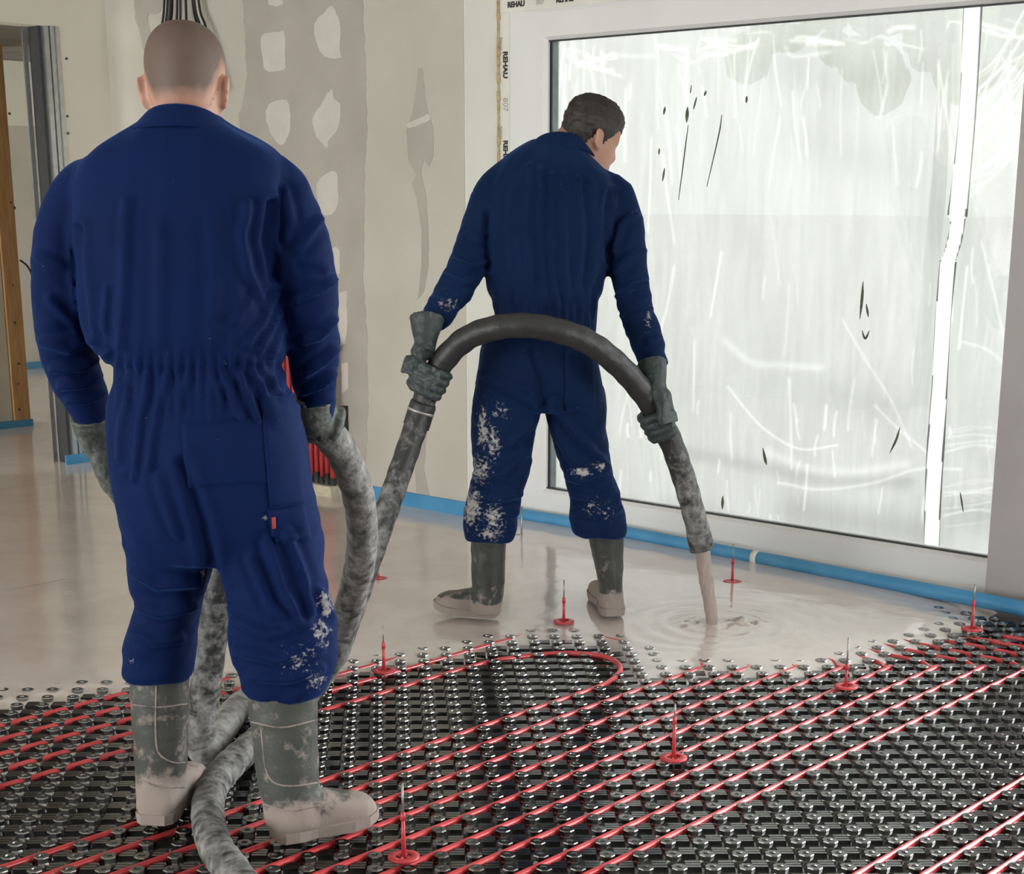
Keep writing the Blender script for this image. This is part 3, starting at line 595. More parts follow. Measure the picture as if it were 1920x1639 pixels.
def grid(xs, ys, fine):
    Xg, Yg = np.meshgrid(xs, ys); x = Xg.ravel(); y = Yg.ravel(); z, d = screed_z(x, y, fine); nx = len(xs); Fc = []
    keep = d > -.012
    keep &= ~((x < XC) & (x > XL - .02) & (y > YW))
    K = keep.reshape(len(ys), nx); m = K[:-1, :-1] | K[1:, :-1] | K[:-1, 1:] | K[1:, 1:]
    for j, i in zip(*np.nonzero(m)): Fc.append((j * nx + i, j * nx + i + 1, (j + 1) * nx + i + 1, (j + 1) * nx + i))
    used = np.unique(np.array(Fc)); mp = -np.ones(len(x), int); mp[used] = np.arange(len(used))
    return np.stack([x, y, z], 1)[used], [tuple(mp[list(f)]) for f in Fc]
sm = MB(); V, Fc = grid(np.arange(-5.2, -2.0, .0125), np.arange(1.0, 5.281, .0125), True); sm.add(V.tolist(), Fc)
V, Fc = grid(np.arange(-12.0, -5.19, .1), np.arange(1.0, 8.2, .1), False); sm.add(V.tolist(), Fc)
screed = sm.obj('wet_screed', M['screed'], None, True); tag(screed, 'wet pinkish-grey screed spreading over the heating panel', 'screed', kind='stuff')
sp = catmull([DP(1316, 1024, 5.17), DP(1322, 1075, 5.19), DP(1330, 1125, 5.21), POUR + np.array([0, 0, -.015])], 10)
V, Fc = tube(sp, np.linspace(.026, .020, len(sp)), 14); V = V + .0025 * np.stack([noi(V * 40), noi(V * 40 + 7), 0 * V[:, 0]], 1)
tag(obj('screed_stream', V, Fc, M['stream']), 'thick stream of screed pouring from the hose end', 'screed stream')

# ------------------------------------------------------------------ level markers
def marker(px, py, ptop, pmid, label, red=True, disc=.035):
    base = G(px, py, .030); t = empty('level_marker', base); tag(t, label, 'level marker', 'red level markers standing in the panel')
    d = (base - CAM) @ F0; zt = DP(px, ptop, d)[2] - base[2]; zm = DP(px, pmid, d)[2] - base[2]
    V, Fc = tube([(0, 0, zm - .01), (0, 0, zm + .008)], [.006, .005], 8); obj('collar', V, Fc, M['red'], t)
    V, Fc = tube([(0, 0, 0), (0, 0, zm)], [.0055, .004], 8); obj('stem', V, Fc, M['red'], t)
    V, Fc = tube([(0, 0, zm), (0, 0, zt)], .0026, 6); obj('pin', V, Fc, M['pin'], t)
    V, Fc = tube([(0, 0, -.003), (0, 0, .003)], disc, 18); V = np.array(V)
    ring = [ell((0, 0, z), np.array([r, 0, 0]), np.array([0, r, 0]), 20, 2) for r, z in ((disc * .5, .002), (disc * .52, .005), (disc, .004), (disc, -.001), (disc * .5, -.001))]
    s = 20; VV = np.concatenate(ring); Fc = [(i * s + j, i * s + (j + 1) % s, ((i + 1) % 5) * s + (j + 1) % s, ((i + 1) % 5) * s + j) for i in range(5) for j in range(s)]
    obj('base_ring', VV, Fc, M['red'], t)
    mb = MB()
    for a in range(4):
        c, s_ = math.cos(a * math.pi / 2 + .4), math.sin(a * math.pi / 2 + .4); V, Fc = tube([(0, 0, .002), (c * disc * .75, s_ * disc * .75, .002)], .003, 6); mb.add(V, Fc)
    mb.obj('base_spokes', M['red'], t, True)
    V, Fc = tube([(0, 0, -.03), (0, 0, 0)], .0022, 6); obj('spike', V, Fc, M['pin'], t)
for a in [(720, 1258, 1173, 1210, 'level marker pin standing at the screed edge beside the bald man'), (1057, 1166, 1087, 1125, 'red level marker standing in the screed between the dark-haired man\'s boots'),
          (1373, 1092, 1020, 1052, 'red level marker in the screed behind the pouring stream near the window'), (1822, 1180, 1095, 1130, 'red level marker beside the blue tube under the window corner'),
          (1586, 1288, 1195, 1250, 'level marker among the bending pipes at the screed edge'), (1263, 1422, 1320, 1350, 'red level marker standing between pipes in the middle of the bare panel'),
          (757, 1608, 1470, 1530, 'level marker with wide red ring beside the bald man\'s boot toe'), (709, 1086, 1068, 1078, 'small red level marker low in the screed behind the hose')]:
    marker(*a)
base = G(978, 1003, .034); t = empty('level_marker', base); tag(t, 'thin plain pin standing in screed beside the dark-haired man\'s trouser leg', 'level marker', 'red level markers standing in the panel')
V, Fc = tube([(0, 0, -.03), (0, 0, .12)], .004, 6); obj('pin', V, Fc, M['pin'], t); V, Fc = tube([(0, 0, .0), (-.03, -.02, .003)], .003, 6); obj('foot', V, Fc, M['pin'], t)

# ------------------------------------------------------------------ heating manifold and cables on the wall
mf = empty('heating_manifold', (0, 0, 0)); tag(mf, 'row of red heating pipes rising from black sleeves at the wall', 'heating manifold')
for i in range(10):
    a = PLANE(538 + i * 9.6, 905, 1, YW - .07); x = a[0]
    V, Fc = tube([(x, YW - .07, .06), (x, YW - .07, .4), (x, YW - .06, .78)], .0125, 10); obj('riser_pipe', V, Fc, M['red_dull'], mf)
    V, Fc = tube([(x, YW - .07, .02), (x, YW - .07, .14 - .02 * (i % 2))], .017, 10); obj('bend_sleeve', V, Fc, M['black_plastic'], mf)
xa = PLANE(530, 905, 1, YW - .07)[0]; xb = PLANE(632, 905, 1, YW - .07)[0]
MB().box((xa, YW - .11, .02), (xb, YW - .02, .085)).obj('foam_base', M['cream'], mf)
V, Fc = tube([(xa, YW - .07, .74), (xb, YW - .07, .74)], .02, 10); obj('manifold_bar', V, Fc, M['galv'], mf)
MB().box((xb - .006, YW - .1, .30), (xb + .016, YW, .46)).obj('dark_edge', M['black_plastic'], mf)  # dark upright block at the right end of the riser row
cl = [(308, 303), (314, 309), (319, 314), (323, 319), (332, 330), (338, 337), (348, 350), (361, 371), (364, 377), (372, 387)]
cn = ['first', 'second', 'third', 'fourth', 'fifth', 'sixth', 'seventh', 'eighth', 'ninth', 'tenth']
for i, (a, b) in enumerate(cl):
    y = YW - .05 - .01 * (i % 3); A = PLANE(a - (340 - a) * -.25 , -60, 1, y); B = PLANE(a, 0, 1, y); C2 = PLANE(b, 55, 1, y - .01); D = PLANE(b + (b - a) * 2, 170, 1, y - .02)
    A = np.array([A[0], y, HT]); V, Fc = tube(catmull([A, B, C2, D], 6), .0062, 7)
    tag(obj('cable', V, Fc, M['cable']), f'{cn[i]} thin black cable from the left hanging above the bald man\'s head', 'cable', 'black cables hanging from the ceiling')
V, Fc = tube(catmull([PLANE(38, 488, 0, -8.97), PLANE(52, 500, 0, -8.9), PLANE(62, 525, 0, -8.8), PLANE(70, 580, 0, -8.75)], 6), .006, 7); tag(obj('cable', V, Fc, M['cable']), 'loose thin cable curling off the wooden post', 'cable')

# ------------------------------------------------------------------ people
def head_rings(sc=1.0, n=3, seg=32):
    """local head: x right, y face, z up, origin at ear level; sizes in metres"""
    T = [(-.128, .030, .070, .010), (-.122, .040, .088, .022), (-.105, .050, .098, .036), (-.08, .058, .098, .055), (-.055, .064, .094, .072), (-.03, .068, .094, .084), (0, .072, .096, .092), (.03, .0755, .098, .096), (.06, .0760, .096, .097), (.085, .071, .086, .092), (.105, .060, .070, .080), (.12, .043, .050, .060), (.1285, .020, .024, .028)]
    out = []
    for z, w, f, b in dens(T, n):
        th = np.linspace(0, 2 * np.pi, seg, endpoint=False); x = w * np.cos(th); s = np.sin(th); y = np.where(s > 0, f * s, b * s)
        out.append(np.stack([x, y, np.full_like(x, z)], 1) * sc)
    return out
def head_mesh(mb, Mx):
    V, Fc = loft(head_rings()); ny = V[:, 1] > .02
    def bump(c, r, a, dirv=(0, 1, 0)):
        d = np.exp(-np.sum(((V - np.array(c)) / np.array(r)) ** 2, 1)); return d[:, None] * np.array(dirv) * a
    V = V + bump((0, .1, -.030), (.014, .03, .020), .020) + bump((0, .1, -.012), (.010, .03, .022), .010) + bump((0, .1, .022), (.045, .03, .010), .006) - bump((.032, .09, .004), (.016, .03, .010), .009) - bump((-.032, .09, .004), (.016, .03, .010), .009)
    V = V + bump((0, .1, -.066), (.022, .03, .007), .006) - bump((0, .1, -.074), (.02, .03, .004), .004) + bump((0, .1, -.108), (.02, .03, .014), .006)
    mb.add((V @ Mx[0].T) + Mx[1], Fc)
    for s in (-1, 1):                    # ears: flattened curled shells
        rings = []
        for u, w, t in [(-.033, .006, .005), (-.026, .013, .008), (-.012, .016, .009), (.004, .020, .010), (.018, .020, .010), (.027, .013, .008), (.031, .006, .005)]:
            c = np.array([s * (.0745 + .006 + .004 * u / .03), -.012 - .006 * u / .03, u - .004]); rings.append(ell(c, np.array([s * w * .36, -w * 1.05, 0]), np.array([s * t * .6, t * .25, 0]), 14, 2))
        V2, F2 = loft(rings); mb.add((V2 @ Mx[0].T) + Mx[1], F2)
def head_frame(c, right, fwd, sc=1.0):
    f = np.array(fwd, float); f /= np.linalg.norm(f); r = np.array(right, float); r -= f * r.dot(f); r /= np.linalg.norm(r); u = np.cross(r, f)
    return (np.stack([r, f, u], 1) * sc, np.array(c, float))
def hair_cap(name, Mx, thick, front, nape, m, parent, rough=0.0, seed=0, fade=0):
    """cap following the skull; nape/front give the height of the hair edge at the back and the forehead"""
    R = head_rings(1.0, 8, 80); V = np.concatenate(R); n = 80; Fc = []
    C0 = np.array([0, 0, .02]); nr = (V - C0); nr /= np.linalg.norm(nr, axis=1)[:, None]
    ang = np.abs(np.arctan2(V[:, 0], V[:, 1]))       # 0 front .. pi back
    t = ang / np.pi
    edge = np.where(t < .25, front, np.where(t < .48, front + (-.012 - front) * (t - .25) / .23, np.where(t < .62, .012, nape + (.012 - nape) * np.clip((.8 - t) / .18, 0, 1))))
    edge = edge + .004 * noi(V * 70 + seed)
    k = np.clip((V[:, 2] - edge) / .02, 0, 1)
    off = thick * (.15 + .85 * k) * (1 + rough * noi(V * 55 + seed) + rough * noi(V * 120 + seed))
    Vo = V + nr * off[:, None] + nr * .0008; Vi = V - nr * .004
    vis = V[:, 2] > edge - .006; nv = len(V); used = {}
    for i in range(len(R) - 1):
        for j in range(n):
            f = (i * n + j, i * n + (j + 1) % n, (i + 1) * n + (j + 1) % n, (i + 1) * n + j)
            if sum(vis[list(f)]) >= 2: Fc.append(f)
    Fc.append(tuple((len(R) - 1) * n + j for j in range(n)))
    Fi = [tuple(v + nv for v in f[::-1]) for f in Fc]; ed = {}
    for f in Fc:
        for a, b in zip(f, f[1:] + f[:1]): ed[(a, b)] = 1
    rim = [(b, a, a + nv, b + nv) for (a, b) in ed if (b, a) not in ed]
    A = np.vstack([Vo, Vi]); A = (A @ Mx[0].T) + Mx[1]; F2 = Fc + Fi + rim
    u = np.unique(np.concatenate([np.array(f) for f in F2])); mp = -np.ones(len(A), int); mp[u] = np.arange(len(u))
    o = obj(name, A[u], [tuple(mp[list(f)]) for f in F2], m, parent)
    if fade: set_dirt(o.data, np.tile(np.clip((V[:, 2] - edge - .01) / fade, 0, 1), 2)[u])
    return o

def fold_cloth(me, bones, ridges, seed, pleats=()):
    """sculpt drape: creases along limbs, vertical drapes on the back, gathers at the waist, plus drawn ridges"""
    P = getv(me); Nn = getn(me); n = len(P); best = np.full(n, 1e9); disp = np.zeros(n)
    par = np.zeros((n, 6))
    for (A, B, r, kind, amp, fr) in bones:
        d, t = seg_dist(P, A, B); dd = d / r; m = dd < best; best[m] = dd[m]
        ax = (B - A) / np.linalg.norm(B - A); e1 = np.cross(ax, F0); e1 /= np.linalg.norm(e1) + 1e-9; e2 = np.cross(ax, e1); q = P - A
        par[m] = np.stack([(q @ ax)[m], np.arctan2(q @ e1, q @ e2)[m] * r, np.full(m.sum(), kind), np.full(m.sum(), amp), np.full(m.sum(), fr), np.full(m.sum(), r)], 1)
    s, a, kind, amp, fr = par[:, 0], par[:, 1], par[:, 2], par[:, 3], par[:, 4]
    limb = kind == 0
    c = np.where(limb, s + .55 * a, a); w = np.where(limb, a, s)
    warp = .02 * noi(P * 9 + seed)
    u = np.stack([(c + warp) * fr, w * fr * np.where(limb, .28, .10), np.full(n, seed * 1.7)], 1)
    v1 = noi(u); v2 = noi(u * 1.9 + 11)
    rid = (1 - np.abs(v1) * 2.2); rid = np.clip(rid, -.3, 1) ** 1
    disp += 1.25 * amp * (.75 * rid + .4 * v2)
    disp += .003 * noi(P * 14 + seed * 3)
    px, py = project(P); vd = CAM - P; vd /= np.linalg.norm(vd, axis=1)[:, None]; face = np.clip((np.sum(Nn * vd, 1) - .05) / .5, 0, 1)
    wx = 5 * noi(P * 8 + seed) + 3 * noi(P * 20 + seed)
    for line, h, wd in ridges:
        d = poly_dist(px + wx, py + wx * .6, line); disp += face * 1.5 * h * (np.exp(-(d / wd) ** 2) - .45 * np.exp(-((d - 1.9 * wd) / wd) ** 2))
    for (y0, up, dn, amp_, fq) in pleats:
        k = np.where(py < y0, np.exp(-((py - y0) / up) ** 2), np.exp(-((py - y0) / dn) ** 2)); th = px / fq + 1.3 * noi(P * 7 + 4)
        disp += amp_ * k * np.sin(th) * (kind == 1)
    setv(me, P + Nn * disp[:, None]); return P

def patch_on(name, me, quad, nx, ny, th, m, parent, dirt=None):
    """cloth patch laid on a surface: image quad (tl, tr, br, bl) cast on the mesh and thickened"""
    bm = bmesh.new(); bm.from_mesh(me); bv = BVHTree.FromBMesh(bm); bm.free()
    tl, tr, br, bl = [np.array(q, float) for q in quad]; V = []; ok = True
    for j in range(ny + 1):
        for i in range(nx + 1):
            u, v = i / nx, j / ny; q = (tl * (1 - u) + tr * u) * (1 - v) + (bl * (1 - u) + br * u) * v; d = Vector(ray(*q)).normalized()
            hit, nrm, _, _ = bv.ray_cast(Vector(CAM), d)
            if hit is None: V.append(V[-1] if V else np.array(DP(q[0], q[1], 3.3))); continue
            nn = np.array(nrm); nn = nn if nn.dot(np.array(d)) < 0 else -nn
            V.append(np.array(hit) + nn * th)
    V = np.array(V); n = len(V); back = V + np.array([ray(CX, CY)]) * (th + .006); W = nx + 1
    Fc = [(j * W + i, (j + 1) * W + i, (j + 1) * W + i + 1, j * W + i + 1) for j in range(ny) for i in range(nx)]
    Fb = [tuple(v + n for v in f[::-1]) for f in Fc]; ed = {}
    for f in Fc:
        for a, b in zip(f, f[1:] + f[:1]): ed[(a, b)] = 1
    rim = [(b, a, a + n, b + n) for (a, b) in ed if (b, a) not in ed]
    o = obj(name, np.vstack([V, back]), Fc + Fb + rim, m, parent)
    if dirt is not None: set_dirt(o.data, np.full(2 * n, dirt))
    return o
def collar(name, rows, m, parent, th=.008):
    """standing collar: ring of image-measured levels (y, xl, xr, depth, half depth, back lift)"""
    out = []; 
    for (y, xl, xr, d, t, lift) in rows:
        c = DP((xl + xr) / 2, y, d); w = (xr - xl) / 2 * mpp(y, d); E_ = ell(c, RC * w, F0 * t, 32, 2.1)
        back = ((E_ - c) @ F0) / t; E_[:, 2] += lift * (-back); out.append(E_)
    inn = []
    for E_ in out[::-1]:
        c = E_.mean(0); q = E_ - c; inn.append(c + q * (1 - th / np.linalg.norm(q, axis=1)[:, None]))
    R = out + inn; s = 32; V = np.concatenate(R); k = len(R)
    Fc = [(i * s + j, i * s + (j + 1) % s, ((i + 1) % k) * s + (j + 1) % s, ((i + 1) % k) * s + j) for i in range(k) for j in range(s)]
    o = obj(name, V, Fc, m, parent); set_dirt(o.data, np.zeros(len(V))); sd = o.modifiers.new('s', 'SUBSURF'); sd.levels = 1; sd.render_levels = 1
    bm = bmesh.new(); bm.from_mesh(o.data); bmesh.ops.recalc_face_normals(bm, faces=bm.faces); bm.to_mesh(o.data); bm.free()
    return o
def dirt_spots(P, spots, base=0.0):
    px, py = project(P); d = np.full(len(P), base)
    for x, y, rx, ry, a in spots: d = np.maximum(d, a * np.exp(-(((px - x) / rx) ** 2 + ((py - y) / ry) ** 2)))
    return d

def boot(name, rows, heel, toe, zs, m, parent, wid=.052, hfoot=.085, dirt_top=.16, dirt_line=None, toe_up=0.0):
    """rows: shaft levels (y, xl, xr, depth, half depth) from the top down; heel/toe: world ground points"""
    mb = MB(); V, Fc = loft(rings_px(dens(rows, 4), 1.0, 2.1)); mb.add(V, Fc)
    heel = np.array(heel, float); toe = np.array(toe, float); ax = toe - heel; L_ = np.linalg.norm(ax); ax /= L_; sd = np.cross(ax, ZU); rings = []
    for u, w, h, z in [(-.02, .4, .4, .35), (.0, .68, .62, .45), (.05, .80, .85, .5), (.18, .86, 1.05, .52), (.34, .80, 1.1, .55), (.5, .86, .98, .5), (.68, 1.0, .82, .44), (.84, .95, .68, .38), (.94, .72, .55, .33), (1.0, .36, .34, .28)]:
        c = heel + ax * (u * L_) + ZU * (zs + hfoot * h * .52 + (toe_up * max(0, u - .6) / .4)); rings.append(ell(c, sd * wid * w, ZU * hfoot * h * .52, 24, 2.6))
    V, Fc = loft(rings); mb.add(V, Fc)
    me = remesh(mb, .006, 6, .6); P = getv(me)
    P = P + getn(me) * (.0022 * noi(P * 22) + .003 * np.clip(noi(P * np.array([9, 9, 30])), 0, 1))[:, None]; setv(me, P)
    z = P[:, 2]; d = np.clip((dirt_top - z) / .07, 0, 1) * (.60 + .45 * noi(P * 16)) + .30
    if dirt_line is not None: d = np.where(z < dirt_line, np.clip((dirt_line - z) / .02, 0, 1) * .8 + .5, .22 + .2 * np.clip((dirt_line + .05 - z) / .05, 0, 1))
    set_dirt(me, d); o = mobj(name, me, m, parent)
    # tread sole
    SR = []
    for u, w in [(-.03, .5), (.02, .78), (.15, .86), (.35, .72), (.5, .82), (.7, 1.02), (.86, .95), (.96, .66), (1.02, .3)]:
        SR.append((u, w))
    top = []; 
    Vs = []; 
    for zz_, g in ((zs - .001, 1.0), (zs + .024, 1.06)):
        L2 = [heel + ax * (u * L_) + sd * wid * w * g + ZU * (zz_ + toe_up * max(0, u - .6) / .4) for u, w in SR]; R2 = [heel + ax * (u * L_) - sd * wid * w * g + ZU * (zz_ + toe_up * max(0, u - .6) / .4) for u, w in SR]; Vs.append(np.array(L2 + R2[::-1]))
    V, Fc = loft(Vs); so = obj('sole', V, Fc, m, o, False); set_dirt(so.data, np.full(len(V), .95)); return o

def grip_glove(name, c, t, nrm, wrist, m, parent, rh, arm_dir, spread=1.0, flip=1, cuff_r=.044, cuff_len=.10, fingers=(20, 75, 125, 170), thumb=(-15, -60, -100), dirt=.35):
    """gloved hand closed round a hose: c hose centre, t hose axis (towards the little finger), nrm from hose to palm"""
    t = np.array(t, float); t /= np.linalg.norm(t); nrm = np.array(nrm, float); nrm -= t * nrm.dot(t); nrm /= np.linalg.norm(nrm); b = np.cross(t, nrm) * flip
    mb = MB(); rf = .0132
    def on(ang, s, r): a = math.radians(ang); return c + t * s + (nrm * math.cos(a) + b * math.sin(a)) * r
    offs = [-.036, -.012, .012, .035]; scl = [1.0, 1.04, 1.0, .9]
    for k, s in enumerate(offs):
        s *= spread
        pts = [on(-5, s * .9, rh + .022), on(fingers[0], s, rh + .018), on(fingers[1], s * 1.04, rh + rf), on(fingers[2], s * 1.04, rh + rf * .95), on(fingers[3] * (.92 if k == 3 else 1), s * 1.02, rh + rf * .9)]
        pp = catmull(pts, 5); V, Fc = tube(pp, np.interp(np.linspace(0, 1, len(pp)), [0, .25, .6, .95, 1], np.array([rf * 1.15, rf * 1.12, rf, rf * .92, rf * .6]) * scl[k]), 10); mb.add(V, Fc)
    wrist = np.array(wrist, float); ad = np.array(arm_dir, float); ad /= np.linalg.norm(ad)
    th0 = wrist * .5 + on(-25, -.045 * spread, rh + .03) * .5
    pts = [th0, on(thumb[0], -.052 * spread, rh + .022), on(thumb[1], -.056 * spread, rh + .013), on(thumb[2], -.05 * spread, rh + .011)]; pp = catmull(pts, 5)
    V, Fc = tube(pp, np.linspace(.017, .010, len(pp)), 10); mb.add(V, Fc)
    V, Fc = tube([wrist, th0, on(-8, -.034 * spread, rh + .02)], [.028, .026, .02], 12); mb.add(V, Fc)
    kn = on(8, 0, rh + .019); mid = (wrist + kn) / 2 + nrm * .010; R = []
    path = catmull([wrist, mid, kn], 5)
    T = np.gradient(path, axis=0)
    for i, (p, tt) in enumerate(zip(path, T)):
        tt = tt / np.linalg.norm(tt); sdv = t - tt * t.dot(tt); sdv /= np.linalg.norm(sdv); nn = np.cross(tt, sdv); u = i / (len(path) - 1)
        R.append(ell(p, sdv * (.033 + (.047 - .033) * u) * (1 if spread >= 1 else .95), nn * (.027 - .008 * u), 18, 2.4))
    V, Fc = loft(R); mb.add(V, Fc)
    cp = [wrist - ad * .02, wrist + ad * cuff_len * .35, wrist + ad * cuff_len]; V, Fc = tube(catmull(cp, 5), np.interp(np.linspace(0, 1, 11), [0, .4, 1], [.031, .036, cuff_r]), 18); mb.add(V, Fc)
    me = remesh(mb, .0038, 3, .5); P = getv(me); P = P + getn(me) * (.0022 * noi(P * 45) + .0014 * noi(P * 100))[:, None]; setv(me, P); set_dirt(me, np.clip(dirt + .25 * noi(P * 20), 0, 1))
    return mobj(name, me, m, parent)
def relaxed_glove(name, wrist, elbow_dir, fdir, palm_n, m, parent, cuff_r=.046, dirt=.4, cuff_len=.10, curl=22):
    ad = np.array(elbow_dir, float); ad /= np.linalg.norm(ad); f = np.array(fdir, float); f /= np.linalg.norm(f); pn = np.array(palm_n, float); pn -= f * pn.dot(f); pn /= np.linalg.norm(pn); sd = np.cross(f, pn)
    mb = MB(); w = np.array(wrist, float); R = []
    for u, a, b in [(0, .032, .026), (.03, .038, .026), (.06, .044, .024), (.09, .046, .021), (.105, .042, .016)]: R.append(ell(w + f * u, sd * a, pn * b, 18, 2.5))
    V, Fc = loft(R); mb.add(V, Fc)
    def chain(p, d, lens, r, bend):
        pts = [p]; d = d.copy()
        for i, l in enumerate(lens):
            an = math.radians(bend * (i + .6)); dd = d * math.cos(an) + pn * math.sin(an); pts.append(pts[-1] + dd * l)
        pp = catmull(pts, 5); V, Fc = tube(pp, np.interp(np.linspace(0, 1, len(pp)), [0, .7, .93, 1], [r * 1.1, r, r * .9, r * .55]), 10); mb.add(V, Fc)
    for k, (o_, ln) in enumerate([(-.034, .9), (-.0115, 1.02), (.0115, .97), (.033, .8)]):
        chain(w + f * .092 + sd * o_, f + sd * o_ * 1.2, [.038 * ln, .027 * ln, .024 * ln], .0112, curl)
    chain(w + f * .03 - sd * .034, f * .75 - sd * .5 + pn * .35, [.035, .03, .024], .013, 14)
    V, Fc = tube(catmull([w - ad * .02, w + ad * cuff_len * .4, w + ad * cuff_len], 5), np.interp(np.linspace(0, 1, 11), [0, .4, 1], [.031, .037, cuff_r]), 18); mb.add(V, Fc)
    me = remesh(mb, .0038, 3, .5); P = getv(me); P = P + getn(me) * (.0022 * noi(P * 45) + .0014 * noi(P * 100))[:, None]; setv(me, P); set_dirt(me, np.clip(dirt + .25 * noi(P * 20), 0, 1))
    return mobj(name, me, m, parent)
def limb(pts, n=6):                       # (x, y, depth, width in px) -> world path and radii
    A = dens(pts, n); return np.array([DP(x, y, d) for x, y, d, w in A]), np.array([w / 2 * mpp(y, d) for x, y, d, w in A])
def bone(a, b, r, kind, amp, fr): return (DP(*a), DP(*b), r, kind, amp, fr)

def build_person(spec):
    mb = MB(); inner = MB()
    for rows in spec['lofts']:
        V, Fc = loft(rings_px(dens(rows, 4), 1.0, 2.4)); mb.add(V, Fc); V, Fc = loft(rings_px(dens(rows, 3), .78, 2.2)); inner.add(V, Fc)
    for pts in spec['arms']:
        P, r = limb(pts); V, Fc = tube(P, r, 20); mb.add(V, Fc); V, Fc = tube(P, r * .62, 12); inner.add(V, Fc)
    for P in spec['inner_tubes']: V, Fc = tube(P[0], P[1], 14); inner.add(V, Fc)
    head_mesh(inner, spec['head'])
    body = remesh(inner, .0065, 3, .5); po = mobj('person', body, M['skin']); tag(po, spec['label'], 'person')
    me = remesh(mb, .0075, 9, .6); P0 = fold_cloth(me, spec['bones'], spec['ridges'], spec['seed'], spec['pleats']); P = getv(me)
    set_dirt(me, dirt_spots(P, spec['dirt'], spec.get('dirt0', 0))); co = mobj('coverall', me, spec['cloth'], po)
    sd = co.modifiers.new('s', 'SMOOTH'); sd.iterations = 1; sd.factor = .3
    for s in (-1, 1):
        e = (np.array([[s * .031, .071, .004]]) @ spec['head'][0].T + spec['head'][1])[0]; R = [ell(e + np.array([0, 0, .0105 * math.cos(u)]), np.array([.0105 * math.sin(u), 0, 0]), np.array([0, .0105 * math.sin(u), 0]), 10, 2) for u in np.linspace(.2, 2.94, 6)]
        V, Fc = loft(R); obj('eye', V, Fc, M['eye'], po)
    return po, co, me

# ---- hose path (one long hose from the pump to the pouring end)
HR = .038
hose_pts = [G(520, 1760, .062), G(440, 1640, .062), G(404, 1588, .062), G(390, 1532, .062), G(396, 1482, .062), G(426, 1440, .062), G(474, 1396, .062), G(545, 1335, .065), DP(608, 1255, 4.22), DP(650, 1150, 4.06), DP(676, 1050, 3.90), DP(677, 960, 3.80), DP(657, 880, 3.72), DP(625, 825, 3.66), DP(590, 800, 3.63), DP(545, 815, 3.66), DP(490, 880, 3.72), DP(440, 985, 3.76), DP(412, 1100, 3.77), DP(393, 1230, 3.79), DP(380, 1340, 3.82), DP(374, 1392, 3.84), G(388, 1408, .064), G(412, 1376, .064), G(452, 1322, .062), G(520, 1285, .062), G(580, 1262, .065), G(622, 1238, .085), DP(655, 1160, 4.86), DP(700, 1030, 4.93), DP(745, 900, 5.0), DP(785, 785, 5.06), DP(805, 725, 5.07), DP(835, 672, 5.05), DP(880, 632, 5.02), DP(945, 612, 4.98), DP(1020, 614, 4.97), DP(1100, 640, 5.0), DP(1165, 690, 5.05), DP(1215, 750, 5.10), DP(1252, 815, 5.13), DP(1280, 890, 5.15), DP(1300, 960, 5.165), DP(1316, 1028, 5.17)]
HP = catmull(hose_pts, 10)

# ---- man 1: bald man with his back to us
T1 = [(212, 288, 400, 3.47, .07), (226, 268, 420, 3.47, .085), (240, 246, 442, 3.46, .10), (262, 208, 486, 3.46, .115), (290, 168, 524, 3.46, .125), (330, 140, 545, 3.455, .135), (400, 138, 530, 3.45, .145), (500, 148, 522, 3.45, .15), (580, 152, 526, 3.45, .152), (630, 165, 536, 3.45, .148), (662, 192, 536, 3.45, .138), (684, 214, 524, 3.45, .128), (705, 214, 530, 3.45, .132), (760, 206, 552, 3.44, .145), (830, 205, 572, 3.43, .155), (900, 212, 582, 3.43, .155), (960, 226, 590, 3.43, .145), (1010, 240, 596, 3.43, .125), (1045, 258, 590, 3.43, .10)]
LL1 = [(930, 225, 400, 3.45, .12), (1000, 236, 408, 3.455, .115), (1060, 243, 398, 3.46, .105), (1100, 250, 386, 3.47, .10), (1130, 258, 376, 3.475, .095), (1165, 250, 368, 3.48, .094), (1200, 238, 366, 3.485, .096), (1240, 234, 362, 3.49, .092), (1268, 237, 357, 3.49, .082)]
RL1 = [(930, 395, 590, 3.43, .12), (1000, 398, 601, 3.42, .115), (1050, 410, 606, 3.41, .108), (1100, 424, 612, 3.40, .102), (1150, 432, 624, 3.39, .10), (1200, 432, 630, 3.385, .10), (1240, 442, 628, 3.38, .096), (1275, 456, 618, 3.38, .088), (1302, 464, 604, 3.375, .078)]
